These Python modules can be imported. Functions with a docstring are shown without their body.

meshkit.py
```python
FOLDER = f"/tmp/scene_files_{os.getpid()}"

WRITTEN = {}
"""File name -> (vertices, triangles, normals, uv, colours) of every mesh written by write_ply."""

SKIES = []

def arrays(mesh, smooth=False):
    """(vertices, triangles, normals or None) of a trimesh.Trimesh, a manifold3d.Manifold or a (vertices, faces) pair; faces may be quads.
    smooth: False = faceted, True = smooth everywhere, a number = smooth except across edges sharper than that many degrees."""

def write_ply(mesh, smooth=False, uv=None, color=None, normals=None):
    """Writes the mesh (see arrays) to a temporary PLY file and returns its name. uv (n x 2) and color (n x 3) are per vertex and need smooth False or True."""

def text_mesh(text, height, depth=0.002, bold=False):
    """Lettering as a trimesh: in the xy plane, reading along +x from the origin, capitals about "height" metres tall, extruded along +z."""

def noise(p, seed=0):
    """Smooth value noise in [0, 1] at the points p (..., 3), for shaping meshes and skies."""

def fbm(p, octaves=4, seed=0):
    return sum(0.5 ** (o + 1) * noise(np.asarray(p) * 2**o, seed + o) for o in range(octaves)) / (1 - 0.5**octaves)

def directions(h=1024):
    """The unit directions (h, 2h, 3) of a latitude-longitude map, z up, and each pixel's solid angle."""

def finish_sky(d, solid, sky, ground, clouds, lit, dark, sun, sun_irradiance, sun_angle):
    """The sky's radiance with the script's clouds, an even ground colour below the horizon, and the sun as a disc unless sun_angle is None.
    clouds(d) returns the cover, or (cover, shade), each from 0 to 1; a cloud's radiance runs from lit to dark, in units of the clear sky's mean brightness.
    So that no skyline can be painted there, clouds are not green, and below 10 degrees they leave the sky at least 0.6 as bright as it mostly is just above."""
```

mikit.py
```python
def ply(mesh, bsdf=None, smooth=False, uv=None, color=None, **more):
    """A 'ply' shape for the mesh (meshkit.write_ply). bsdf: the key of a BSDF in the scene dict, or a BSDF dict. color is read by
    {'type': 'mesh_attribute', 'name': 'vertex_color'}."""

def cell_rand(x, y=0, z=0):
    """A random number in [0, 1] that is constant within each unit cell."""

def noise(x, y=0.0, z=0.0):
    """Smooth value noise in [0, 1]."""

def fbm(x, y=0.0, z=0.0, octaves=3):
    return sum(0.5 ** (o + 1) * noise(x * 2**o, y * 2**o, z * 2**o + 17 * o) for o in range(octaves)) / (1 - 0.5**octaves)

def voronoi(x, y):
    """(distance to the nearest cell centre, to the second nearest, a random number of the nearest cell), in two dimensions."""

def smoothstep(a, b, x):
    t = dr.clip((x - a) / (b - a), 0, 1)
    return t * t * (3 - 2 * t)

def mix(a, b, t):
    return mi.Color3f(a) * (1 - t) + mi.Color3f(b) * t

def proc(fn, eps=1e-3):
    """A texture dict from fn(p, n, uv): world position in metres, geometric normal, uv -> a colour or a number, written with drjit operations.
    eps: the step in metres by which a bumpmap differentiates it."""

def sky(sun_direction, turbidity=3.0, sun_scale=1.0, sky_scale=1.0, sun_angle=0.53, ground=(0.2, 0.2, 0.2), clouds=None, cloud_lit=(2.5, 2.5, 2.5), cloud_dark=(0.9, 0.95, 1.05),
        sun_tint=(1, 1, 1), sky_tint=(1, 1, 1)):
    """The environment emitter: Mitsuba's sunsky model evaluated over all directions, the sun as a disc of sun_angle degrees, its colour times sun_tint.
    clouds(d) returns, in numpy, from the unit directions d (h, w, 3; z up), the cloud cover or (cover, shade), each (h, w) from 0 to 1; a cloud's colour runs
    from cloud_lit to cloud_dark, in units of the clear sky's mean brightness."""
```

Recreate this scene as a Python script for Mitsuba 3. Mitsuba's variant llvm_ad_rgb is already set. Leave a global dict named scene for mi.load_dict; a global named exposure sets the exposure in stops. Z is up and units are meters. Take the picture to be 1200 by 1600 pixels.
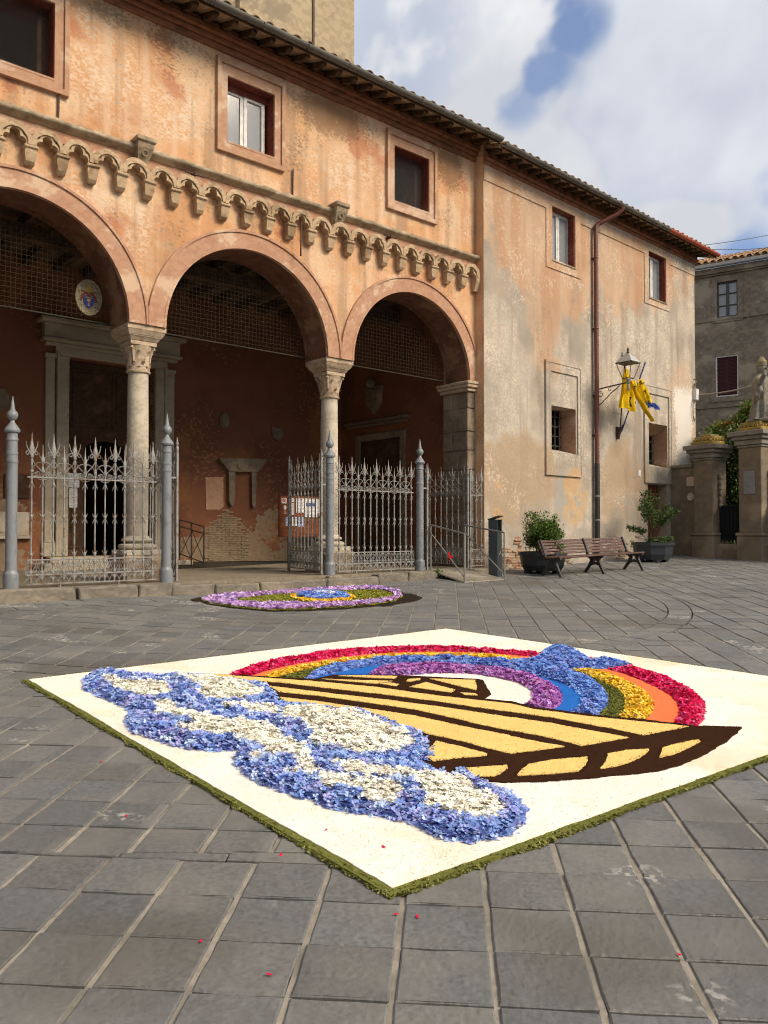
import math, random
import numpy as np, trimesh, drjit as dr, mitsuba as mi, mikit, meshkit
from mikit import ply, proc, noise, cell_rand, smoothstep, mix
from shapely.geometry import Polygon, Point, LineString, box as sbox, MultiPolygon
from shapely import affinity
from shapely.ops import unary_union

R = random.Random(7)
NR = np.random.default_rng(7)
scene, labels = {}, {}
T = mi.ScalarTransform4f

# ------------------------------------------------------------------ camera, sky, exposure
PITCH = math.atan(28 / 1250)
scene['camera'] = {'type': 'perspective', 'fov': math.degrees(2 * math.atan(600 / 1250)), 'fov_axis': 'x', 'near_clip': 0.05, 'far_clip': 400.0,
                   'to_world': T().look_at(origin=[0, 0, 1.5], target=[0, math.cos(PITCH), 1.5 + math.sin(PITCH)], up=[0, 0, 1])}
SUN = (0.95, -0.50, 0.86)


def clouds(d):
    x, y, z = d[..., 0], d[..., 1], np.maximum(d[..., 2], 0.02)
    q = np.stack([x / (z + 0.55), y / (z + 0.55), z * 0], -1)
    big = meshkit.fbm(q * 2.2 + 3.1, 5, 11)
    fine = meshkit.fbm(q * 7.0 + 1.7, 5, 5)
    wisp = meshkit.fbm(q * np.array([26.0, 14.0, 1]) + 4.4, 5, 31)
    f = 0.7 * big + 0.3 * fine
    SS_ = lambda t: np.clip(t, 0, 1) ** 2 * (3 - 2 * np.clip(t, 0, 1))
    cover = np.clip((f - 0.34) / 0.14, 0, 1)

    gap = meshkit.fbm(np.stack([q[..., 0] * 15 + q[..., 1] * 5, q[..., 1] * 10 - q[..., 0] * 4, q[..., 0] * 0 + 2.5], -1), 6, 41)
    gap = SS_((gap - 0.36) / 0.20)

    def hole(c, r, k):
        c = np.array(c) / np.linalg.norm(c)
        a = np.arccos(np.clip(d @ c, -1, 1)) / r + (wisp - 0.5) * 1.0 + (fine - .5) * 1.2
        return k * SS_((1.5 - a) / 1.0) * gap
    h = 0
    for c, r, k in (((0.195, 1, 0.585), 0.036, .75), ((0.165, 1, 0.545), 0.034, .6), ((0.235, 1, 0.64), 0.030, .8), ((0.45, 1, 0.335), 0.040, .8), ((0.40, 1, 0.325), 0.03, .7), ((0.50, 1, 0.43), 0.02, .4), ((0.0, 1, 0.64), 0.10, .38)):
        h = np.maximum(h, hole(c, r, k))
    cover = np.clip(np.maximum(cover, 0.80) * (1 - h) + 0.03, 0, 1)
    g = np.array([0.29, 1, 0.50]) / np.linalg.norm([0.29, 1, 0.50])
    veil = np.clip(1.25 - np.arccos(np.clip(d @ g, -1, 1)) / 0.36, 0, 1)
    shade = np.clip(0.42 + 2.2 * (meshkit.fbm(q * 2.8 + 8.3, 4, 23) - 0.42) + 1.1 * (fine - 0.5) + 0.5 * (wisp - 0.5) + 0.25 * veil, 0, 1)
    return cover, shade


scene['sky'] = mikit.sky(SUN, turbidity=3.0, sun_scale=1.12, sun_angle=24.0, clouds=clouds, cloud_lit=(3.6, 3.57, 3.52), cloud_dark=(2.05, 2.12, 2.26), sun_tint=(0.96, 1.0, 1.07), sky_tint=(0.95, 1.2, 1.5))
exposure = 1.52

# ------------------------------------------------------------------ entries


def uniq(k):
    if k not in scene and k not in TAKEN:
        TAKEN.add(k)
        return k
    i = COUNT.get(k, 1)
    while f'{k}_{i:03d}' in TAKEN or f'{k}_{i:03d}' in scene:
        i += 1
    COUNT[k] = i + 1
    k = f'{k}_{i:03d}'
    TAKEN.add(k)
    return k


TAKEN, COUNT = set(), {}


def thing(name, label, cat, group=None):
    k = uniq(name)
    labels[k] = {'label': label, 'category': cat}
    if group:
        labels[k]['group'] = group
    return k


def put(name, shape, parent=None, label=None, kind=None):
    k = uniq(f'{parent}__{name}' if parent else name)
    scene[k] = shape
    if label or kind:
        labels[k] = {}
        if label:
            labels[k]['label'] = label
        if kind:
            labels[k]['kind'] = kind
    return k


def add(name, mesh, mat, parent=None, smooth=False, label=None, kind=None, **kw):
    return put(name, ply(mesh, mat, smooth=smooth, **kw), parent, label, kind)


def single(name, mesh, mat, label, cat, group=None, smooth=False, **kw):
    k = add(name, mesh, mat, None, smooth, **kw)
    labels[k] = {'label': label, 'category': cat}
    if group:
        labels[k]['group'] = group
    return k


# ------------------------------------------------------------------ geometry helpers
cat = trimesh.util.concatenate


def bx(x0, x1, y0, y1, z0, z1):
    m = trimesh.creation.box((x1 - x0, y1 - y0, z1 - z0))
    m.apply_translation(((x0 + x1) / 2, (y0 + y1) / 2, (z0 + z1) / 2))
    return m


def bev(x0, x1, y0, y1, z0, z1, b=0.01):
    """a box with chamfered edges"""
    pts = []
    for sx in (0, 1):
        for sy in (0, 1):
            for sz in (0, 1):
                X, Y, Z = (x0, x1)[sx], (y0, y1)[sy], (z0, z1)[sz]
                ix, iy, iz = (b, -b)[sx], (b, -b)[sy], (b, -b)[sz]
                pts += [(X + ix, Y + iy, Z), (X + ix, Y, Z + iz), (X, Y + iy, Z + iz)]
    return trimesh.convex.convex_hull(np.array(pts))


def hull(pts):
    return trimesh.convex.convex_hull(np.array(pts, float))


def lathe(prof, n=20, cap=True):
    prof = [(max(r, 0.0005), z) for r, z in prof]
    a = np.arange(n) * 2 * np.pi / n
    v = np.array([[r * np.cos(t), r * np.sin(t), z] for r, z in prof for t in a])
    f = []
    for i in range(len(prof) - 1):
        for j in range(n):
            k = (j + 1) % n
            f += [(i * n + j, i * n + k, (i + 1) * n + k), (i * n + j, (i + 1) * n + k, (i + 1) * n + j)]
    if cap:
        for i, s in ((0, -1), (len(prof) - 1, 1)):
            v = np.vstack([v, [[0, 0, prof[i][1]]]])
            c = len(v) - 1
            for j in range(n):
                k = (j + 1) % n
                f.append((c, i * n + k, i * n + j) if s < 0 else (c, i * n + j, i * n + k))
    return trimesh.Trimesh(v, np.array(f), process=False)


def tube(pts, r, n=6, flat=1.0):
    p = np.asarray(pts, float)
    rr = np.broadcast_to(np.asarray(r, float), (len(p),))
    t = np.gradient(p, axis=0)
    t /= np.linalg.norm(t, axis=1, keepdims=True) + 1e-12
    ref = np.array([0, 1.0, 0]) if abs(t[:, 1]).max() < 0.9 else np.array([0, 0, 1.0])
    if abs(t @ ref).max() > 0.97:
        ref = np.array([0.57, 0.21, 0.79])
    a = np.cross(t, ref)
    a /= np.linalg.norm(a, axis=1, keepdims=True) + 1e-12
    b = np.cross(t, a)
    ang = np.arange(n) * 2 * np.pi / n
    v = (p[:, None] + rr[:, None, None] * (np.cos(ang)[None, :, None] * a[:, None] + flat * np.sin(ang)[None, :, None] * b[:, None])).reshape(-1, 3)
    f = []
    for i in range(len(p) - 1):
        for j in range(n):
            k = (j + 1) % n
            f += [(i * n + j, (i + 1) * n + k, i * n + k), (i * n + j, (i + 1) * n + j, (i + 1) * n + k)]
    v = np.vstack([v, p[:1], p[-1:]])
    c0, c1 = len(v) - 2, len(v) - 1
    for j in range(n):
        k = (j + 1) % n
        f += [(c0, j, k), (c1, (len(p) - 1) * n + k, (len(p) - 1) * n + j)]
    return trimesh.Trimesh(v, np.array(f), process=False)


def polys(g):
    if g.is_empty:
        return []
    return [p for p in getattr(g, 'geoms', [g]) if p.geom_type == 'Polygon' and p.area > 1e-5]


def extr(g, h):
    return cat([trimesh.creation.extrude_polygon(p, h, engine='earcut') for p in polys(g)])


def moved(m, dx=0, dy=0, dz=0):
    m = m.copy()
    m.apply_translation((dx, dy, dz))
    return m


def turned(m, deg, axis=(0, 0, 1)):
    m = m.copy()
    m.apply_transform(trimesh.transformations.rotation_matrix(math.radians(deg), axis))
    return m


class Frame:
    """An upright face: u runs along it, w out of it, z up."""

    def __init__(s, o, ang):
        a = math.radians(ang)
        s.o = np.array([o[0], o[1], 0.0])
        s.d = np.array([math.sin(a), math.cos(a), 0])
        s.n = np.array([math.cos(a), -math.sin(a), 0])
        s.M = np.eye(4)
        s.M[:3, 0], s.M[:3, 1], s.M[:3, 2], s.M[:3, 3] = s.d, s.n, [0, 0, 1], s.o
        s.E = np.eye(4)                       # (u, z, w) of an extruded outline
        s.E[:3, 0], s.E[:3, 1], s.E[:3, 2], s.E[:3, 3] = s.d, [0, 0, 1], s.n, s.o

    def P(s, u, w, z):
        return s.o + u * s.d + w * s.n + np.array([0, 0, z])

    def m(s, mesh):
        mesh = mesh.copy()
        mesh.apply_transform(s.M)
        return mesh

    def box(s, u0, u1, w0, w1, z0, z1, b=0):
        return s.m(bev(u0, u1, w0, w1, z0, z1, b) if b else bx(u0, u1, w0, w1, z0, z1))

    def ext(s, poly, w0, w1):
        m = extr(poly, w1 - w0)
        m.apply_translation((0, 0, w0))
        m.apply_transform(s.E)
        return m

    def at(s, u=0, w=0, z=0, turn=0):
        """placing matrix for a mesh whose x runs along the face and whose -y points out of it"""
        a = np.eye(4)
        a[:3, 0], a[:3, 1], a[:3, 3] = s.d, -s.n, s.P(u, w, z)
        return T(a @ trimesh.transformations.rotation_matrix(math.radians(turn), (0, 0, 1)))


ANG, ANGW = 49.431, 47.203
FP = Frame((-0.9726, 14.4988), ANG)                 # the line of the fence
W = Frame((-1.2002, 14.7647), ANG)                  # the front of the arcade
V = Frame((2.1771, 17.3271), ANGW)                  # the front of the side wing, from its left corner


def SS(t):
    t = np.clip(t, 0, 1)
    return t * t * (3 - 2 * t)


def G(x, y):
    """height of the sloping piazza"""
    x, y = np.asarray(x, float), np.asarray(y, float)
    return 0.034 * np.clip(y, -12, 27) + 0.15 * SS((-x - 1.2) / 3.6) * SS((y - 7) / 4)


def drape(m, dz=0.0):
    """lays a flat mesh on the piazza"""
    m = m.copy()
    v = m.vertices.copy()
    v[:, 2] += G(v[:, 0], v[:, 1]) + dz
    m.vertices = v
    return m


# ------------------------------------------------------------------ materials
def fbm(x, y=0.0, z=0.0, octaves=3):
    """fractal noise in [0, 1]; every octave is turned so that no grid shows"""
    s, a = 0, 0.5
    for o in range(octaves):
        s = s + a * noise(x, y, z)
        x, y, z = 1.58 * x + 1.22 * y + 3.1, 1.52 * y - 1.16 * x + 0.58 * z + 1.7, 1.9 * z - 0.35 * x - 0.45 * y + 5.3
        a = a * 0.5
    return s / (1 - 0.5 ** octaves)


def op(v):
    """a constant that alike procedural materials can share one compiled function with"""
    return dr.opaque(mi.Float, float(v))


def op3(c):
    return mi.Color3f(op(c[0]), op(c[1]), op(c[2]))


def two(c0, c1, sx=9.0, sy=9.0, sz=9.0, lo=.3, hi=.7):
    c0, c1, sx, sy, sz, lo, hi = op3(c0), op3(c1), op(sx), op(sy), op(sz), op(lo), op(hi)
    return lambda p, n, uv: mix(c0, c1, smoothstep(lo, hi, fbm(p.x * sx, p.y * sy, p.z * sz, 3)))


def diffuse(name, col, bump=None, scale=0.01):
    b = {'type': 'diffuse', 'reflectance': proc(col) if callable(col) else ({'type': 'rgb', 'value': list(col)} if not isinstance(col, dict) else col)}
    if bump is not None:
        b = {'type': 'bumpmap', 'arbitrary': proc(bump, 2e-3), 'scale': scale, 'bsdf': b}
    scene[name] = {'type': 'twosided', 'bsdf': b}
    return name


def glossy(name, col, rough=0.4, metal=0.0, spec=0.5):
    c = proc(col) if callable(col) else {'type': 'rgb', 'value': list(col)}
    scene[name] = {'type': 'twosided', 'bsdf': {'type': 'principled', 'base_color': c, 'roughness': rough, 'metallic': metal, 'specular': spec}}
    return name


def uz(p, F):
    return p.x * float(F.d[0]) + p.y * float(F.d[1]) - float(F.o @ F.d), p.z


C3 = mi.Color3f


def blob(u, z, cu, cz, ru, rz, warp):
    return 1 - dr.sqrt(dr.square((u - cu) / ru) + dr.square((z - cz) / rz)) + warp


def loggia_col(p, n, uv):
    u, z = uz(p, W)
    w = p.x * float(W.n[0]) + p.y * float(W.n[1])
    a = fbm(u * .8, z * .8, w, 3)
    s = fbm(u * 4.5, z * .6, w * 3, 3)
    f = fbm(u * 26, z * 38, w * 26, 4)
    c = mix((0.60, 0.350, 0.190), (0.505, 0.262, 0.130), smoothstep(.40, .68, a * .6 + s * .25 + f * .15))
    c = mix(c, (0.64, 0.44, 0.275), smoothstep(.42, .70, fbm(u * 1.5 + 9, z * 1.9, w, 4)) * .8)
    c = c * (.90 + .20 * f)
    big = fbm(u * .75 + 4, z * 1.1 + 2, w + 8, 4)
    peel = smoothstep(.40, .72, big) * smoothstep(.35, .76, f * .62 + s * .2 + .18 * fbm(u * 7, z * 11, w * 7, 3))
    c = mix(c, (0.72, 0.61, 0.48), peel * .9)
    rain = fbm(u * 6.5 + 3, z * .38, w * 4 + 2, 4)
    c = mix(c, (0.33, 0.225, 0.15), smoothstep(.53, .70, rain * .75 + f * .25) * .65)
    c = mix(c, (0.66, 0.53, 0.40), smoothstep(.44, .33, rain * .75 + f * .25) * .4)
    c = mix(c, (0.40, 0.125, 0.062), smoothstep(.60, .70, fbm(u * 1.3 + 40, z * 1.0, w + 2, 4) * .8 + f * .2) * .6)
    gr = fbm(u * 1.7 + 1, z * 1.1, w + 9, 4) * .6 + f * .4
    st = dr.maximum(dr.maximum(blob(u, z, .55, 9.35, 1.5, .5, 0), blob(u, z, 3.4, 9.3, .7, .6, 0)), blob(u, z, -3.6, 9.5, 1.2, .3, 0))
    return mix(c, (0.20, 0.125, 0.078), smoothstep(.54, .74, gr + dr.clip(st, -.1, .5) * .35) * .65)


def plaster_bump(p, n, uv):
    h = p.x * 0.76 + p.y * 0.65
    k = p.x * 0.65 - p.y * 0.76
    return fbm(h * 3, p.z * 3, k * 3, 3) * 1.6 + fbm(h * 24, p.z * 22, k * 24, 3) * .55


diffuse('plaster_orange', loggia_col, plaster_bump, 0.02)


def wing_col(p, n, uv):
    u, z = uz(p, V)
    w = p.x * float(V.n[0]) + p.y * float(V.n[1])
    a = fbm(u * .8 + 2, z * .7, w + 4, 4)
    f = fbm(u * 24, z * 27, w * 24, 4)
    s = fbm(u * 3.6, z * .45, w + 7, 3)
    m2 = fbm(u * 2.6 + 3, z * 2.2, w + 6, 4)
    wv = (a - .5) * 1.5 + (m2 - .5) * 1.1 + (f - .5) * .5
    c = mix((0.405, 0.355, 0.295), (0.515, 0.458, 0.38), smoothstep(.3, .7, f))
    c = mix(c, (0.325, 0.288, 0.242), smoothstep(.44, .68, fbm(u * 1.4, z * 1.0 + 5, w, 4)) * .85)
    c = c * (.80 + .40 * m2)
    rain = fbm(u * 5.5 + 3, z * .32, w * 4 + 2, 4)
    c = mix(c, (0.24, 0.195, 0.15), smoothstep(.54, .70, rain * .75 + f * .25) * .5)
    org = mix((0.53, 0.345, 0.215), (0.46, 0.262, 0.15), smoothstep(.38, .66, s))
    m = smoothstep(-.1, .4, blob(u, z, 2.0, 8.5, 3.0, 2.0, wv))
    m = dr.maximum(m, smoothstep(-.1, .4, blob(u, z, 6.6, 8.7, 3.4, 1.3, wv)))
    m = dr.maximum(m, smoothstep(-.1, .4, blob(u, z, 2.2, 6.2, 0.8, 1.7, wv)) * .8)
    m = dr.maximum(m, smoothstep(-.1, .4, blob(u, z, 9.2, 5.4, 1.2, 1.6, wv)) * .6)
    c = mix(c, org, m * (.50 + .5 * s))
    br = smoothstep(-.05, .30, dr.maximum(blob(u, z, 1.2, 2.7, 1.9, 1.1, wv * .8), blob(u, z, 5.6, 2.5, 1.2, 1.4, wv * .8)))
    c = mix(c, mix((0.325, 0.228, 0.148), (0.42, 0.318, 0.215), f), br * .8)
    m3 = fbm(u * 2.1 + 17, z * 1.9, w + 2, 5)
    gy = smoothstep(.455, .50, m3) * smoothstep(-.15, .25, dr.maximum(blob(u, z, 2.8, 2.2, .85, .75, wv * .5), blob(u, z, 3.4, 1.5, .8, .9, wv * .5)))
    c = mix(c, (0.345, 0.325, 0.29), gy * .9)
    oc = smoothstep(.515, .475, m3) * smoothstep(-.1, .2, dr.maximum(blob(u, z, 3.4, 2.3, .5, .7, wv * .5), blob(u, z, .45, 2.1, .35, .45, wv * .5)))
    c = mix(c, (0.50, 0.325, 0.165), oc * .7)
    low = smoothstep(.47, .58, fbm(u * 1.2, z * 1.5 + 2, w + 3, 4) + (1.95 - z) * .20 + (f - .5) * .3)
    c = mix(c, mix((0.275, 0.242, 0.202), (0.385, 0.340, 0.285), f), low * .85)
    ctr = 9.08 + (z - 3.5) * .02 + (a - .5) * .5
    wid = .56 + (s - .5) * .6 + smoothstep(4.4, 5.2, z) * .2
    wh = smoothstep(-.02, .16, wid - dr.abs(u - ctr) + (f - .5) * .6) * smoothstep(5.8, 5.45, z + (f - .5) * .9) * smoothstep(1.2, 1.5, z + (f - .5) * .5)
    c = mix(c, mix((0.66, 0.62, 0.57), (0.78, 0.755, 0.71), f), wh * .9)
    fl = smoothstep(.44, .68, fbm(u * .9 + 7, z * 1.3, w + 5, 4)) * smoothstep(.48, .66, f * .7 + .3 * fbm(u * 6, z * 8, w * 6, 3))
    c = mix(c, (0.68, 0.60, 0.49), fl * .5)
    dk = smoothstep(.58, .74, fbm(u * 2.4, z * .7 + 1, w + 11, 4) * .65 + f * .35 * 1.0)
    return mix(c, (0.24, 0.18, 0.13), dk * .6)


diffuse('plaster_wing', wing_col, plaster_bump, 0.024)


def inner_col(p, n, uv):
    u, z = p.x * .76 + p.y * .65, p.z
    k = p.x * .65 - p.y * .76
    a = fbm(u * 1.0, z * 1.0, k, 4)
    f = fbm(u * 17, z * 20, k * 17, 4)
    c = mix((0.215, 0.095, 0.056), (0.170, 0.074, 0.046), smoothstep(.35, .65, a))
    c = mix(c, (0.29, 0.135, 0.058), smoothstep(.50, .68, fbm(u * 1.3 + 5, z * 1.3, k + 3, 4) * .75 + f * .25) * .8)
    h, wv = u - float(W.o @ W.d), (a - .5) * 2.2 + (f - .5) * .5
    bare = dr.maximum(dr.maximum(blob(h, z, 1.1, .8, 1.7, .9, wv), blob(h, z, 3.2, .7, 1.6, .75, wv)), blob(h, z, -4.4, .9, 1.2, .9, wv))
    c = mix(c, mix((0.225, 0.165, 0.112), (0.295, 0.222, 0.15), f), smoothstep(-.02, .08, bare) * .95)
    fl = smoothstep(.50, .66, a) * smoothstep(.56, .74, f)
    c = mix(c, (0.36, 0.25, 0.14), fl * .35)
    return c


diffuse('plaster_inside', inner_col, plaster_bump, 0.02)


def stone(name, c0, c1, c2, sc=1.0, amt=.8, bump=.006):
    c0, c1, c2, sc, amt = op3(c0), op3(c1), op3(c2), op(sc), op(amt)

    def col(p, n, uv):
        f = fbm(p.x * 13 * sc, p.y * 13 * sc, p.z * 13 * sc, 4)
        a = fbm(p.x * 2.6 * sc + 5, p.y * 2.6 * sc, p.z * 2.6 * sc, 4)
        c = mix(c0, c1, smoothstep(.35, .65, f))
        return mix(c, c2, smoothstep(.52, .64, a * .7 + f * .3) * amt)

    def bmp(p, n, uv):
        return fbm(p.x * 30 * sc, p.y * 30 * sc, p.z * 30 * sc, 3) + .8 * fbm(p.x * 6 * sc, p.y * 6 * sc, p.z * 6 * sc, 2)
    return diffuse(name, col, bmp, bump)


stone('stone_column', (0.50, 0.445, 0.355), (0.40, 0.355, 0.285), (0.56, 0.50, 0.41), 2.0)
stone('stone_capital', (0.50, 0.40, 0.29), (0.42, 0.33, 0.24), (0.34, 0.24, 0.165), 1.5)
stone('stone_corbel', (0.43, 0.315, 0.20), (0.50, 0.38, 0.25), (0.25, 0.17, 0.105), 1.0)
stone('stone_string', (0.36, 0.28, 0.19), (0.24, 0.19, 0.135), (0.50, 0.42, 0.30), 1.2)
stone('stone_arch', (0.46, 0.275, 0.185), (0.40, 0.225, 0.15), (0.60, 0.45, 0.32), 1.0, .8)
stone('stone_marble', (0.48, 0.43, 0.345), (0.54, 0.49, 0.395), (0.38, 0.33, 0.255), .6)
stone('stone_portal', (0.38, 0.335, 0.26), (0.43, 0.38, 0.295), (0.29, 0.245, 0.185), .6)
stone('stone_dark', (0.21, 0.17, 0.13), (0.165, 0.13, 0.10), (0.30, 0.24, 0.175), .8, .8, .01)
stone('stone_step', (0.205, 0.185, 0.155), (0.155, 0.14, 0.116), (0.29, 0.25, 0.19), .9, .8, .014)
stone('stone_rubble', (0.30, 0.235, 0.165), (0.40, 0.315, 0.215), (0.21, 0.165, 0.12), 1.1, .8, .015)
stone('stone_pillar', (0.205, 0.165, 0.12), (0.165, 0.135, 0.10), (0.29, 0.235, 0.17), .6)
stone('stone_cap', (0.20, 0.185, 0.16), (0.26, 0.24, 0.205), (0.14, 0.13, 0.115), 1.0)
stone('lichen_stone', (0.38, 0.26, 0.06), (0.24, 0.185, 0.085), (0.19, 0.175, 0.15), 1.3, .95)
stone('lichen_pale', (0.26, 0.23, 0.17), (0.21, 0.19, 0.145), (0.33, 0.25, 0.10), 1.6, .8)
stone('stone_statue', (0.235, 0.215, 0.185), (0.17, 0.158, 0.138), (0.30, 0.26, 0.18), 1.2)
stone('brick_red', (0.36, 0.20, 0.125), (0.28, 0.15, 0.095), (0.42, 0.30, 0.20), 1.2, .7, .012)
stone('brick_pale', (0.29, 0.225, 0.155), (0.235, 0.18, 0.125), (0.35, 0.275, 0.19), 1.2, .7, .012)
stone('roof_tile_clay', (0.40, 0.245, 0.145), (0.30, 0.20, 0.13), (0.19, 0.155, 0.105), 1.5, .9)
stone('eave_clay', (0.36, 0.26, 0.17), (0.28, 0.19, 0.12), (0.42, 0.33, 0.23), 1.0)
stone('wood_dark', (0.085, 0.05, 0.033), (0.06, 0.036, 0.024), (0.13, 0.078, 0.05), 1.2)
stone('wood_beam', (0.10, 0.068, 0.045), (0.065, 0.045, 0.032), (0.15, 0.10, 0.065), 1.0)
stone('cornice_paint', (0.30, 0.135, 0.075), (0.235, 0.105, 0.062), (0.16, 0.085, 0.055), .8)
stone('soffit_red_shaded', (0.20, 0.098, 0.062), (0.15, 0.076, 0.05), (0.33, 0.215, 0.13), .8, .6)  # red-brown paint, with the shade under the arches put into the colour too
stone('frame_orange', (0.46, 0.285, 0.19), (0.41, 0.24, 0.155), (0.58, 0.44, 0.33), 1.0)
stone('frame_wing', (0.46, 0.31, 0.19), (0.50, 0.37, 0.25), (0.40, 0.24, 0.14), .8)
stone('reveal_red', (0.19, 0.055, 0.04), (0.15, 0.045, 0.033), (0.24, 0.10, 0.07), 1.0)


stone('plaster_tower', (0.42, 0.35, 0.24), (0.35, 0.29, 0.20), (0.26, 0.22, 0.165), .5, .8, .02)
stone('plaster_far', (0.235, 0.195, 0.15), (0.165, 0.14, 0.112), (0.36, 0.31, 0.24), .5, .75, .02)

EA = math.atan(100 / 1250)
E1, E2 = np.array([math.sin(EA), math.cos(EA)]), np.array([math.cos(EA), -math.sin(EA)])


def slab_col(p, n, uv):
    a = p.x * float(E2[0]) + p.y * float(E2[1])
    b = p.x * float(E1[0]) + p.y * float(E1[1])
    i, j = dr.floor((a - .14) / .312), dr.floor((b - 2.415) / .2935)
    t = cell_rand(i, j, 3)
    t2 = cell_rand(i, j, 8)
    f = fbm(p.x * 62, p.y * 62, t * 9, 4)
    g = fbm(p.x * 2.3, p.y * 2.3, 4.0 + t * 3, 4)
    c = mix((0.122, 0.121, 0.118), (0.107, 0.112, 0.116), t2) * (0.86 + .28 * t)
    c = c * (.66 + .68 * f)
    c = mix(c, (0.172, 0.164, 0.150), smoothstep(.44, .70, g) * .5)
    c = mix(c, (0.085, 0.080, 0.072), smoothstep(.56, .76, fbm(p.x * 1.1 + 4, p.y * 1.1, 1.0, 4)) * .7)
    wh = smoothstep(.70, .78, fbm(p.x * 2.1 + 11, p.y * 2.1, 6, 3)) * smoothstep(.46, .70, fbm(p.x * 44, p.y * 44, 2, 4))
    return mix(c, (0.42, 0.41, 0.39), wh * .6)


scene['paving_stone'] = {'type': 'twosided', 'bsdf': {'type': 'bumpmap', 'arbitrary': proc(lambda p, n, uv: fbm(p.x * 60, p.y * 60, 1.0, 3) * .6 + fbm(p.x * 8, p.y * 8, 2, 2), 2e-3), 'scale': .008,
                         'bsdf': {'type': 'principled', 'base_color': proc(slab_col), 'roughness': .55, 'specular': .45}}}
diffuse('paving_sand', lambda p, n, uv: mix((0.31, 0.283, 0.24), (0.18, 0.163, 0.138), fbm(p.x * 40, p.y * 40, 1, 3)) * (.55 + .9 * fbm(p.x * 5, p.y * 5, 7, 3)))
diffuse('joint_dark', (0.055, 0.047, 0.038))
diffuse('floor_stone', lambda p, n, uv: mix((0.25, 0.215, 0.165), (0.19, 0.16, 0.125), fbm(p.x * 4, p.y * 4, 1, 4)) * (.75 + .5 * fbm(p.x * 30, p.y * 30, 3, 3)))
glossy('fence_paint', two((0.225, 0.225, 0.218), (0.155, 0.115, 0.085), 14, 14, 14, .5, .7), .5)
glossy('post_paint', two((0.185, 0.203, 0.222), (0.145, 0.155, 0.168), 9, 9, 5, .5, .7), .45)
glossy('iron_dark', (0.045, 0.043, 0.042), .55, 0)
glossy('iron_rust', (0.075, 0.035, 0.025), .8)
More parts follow.
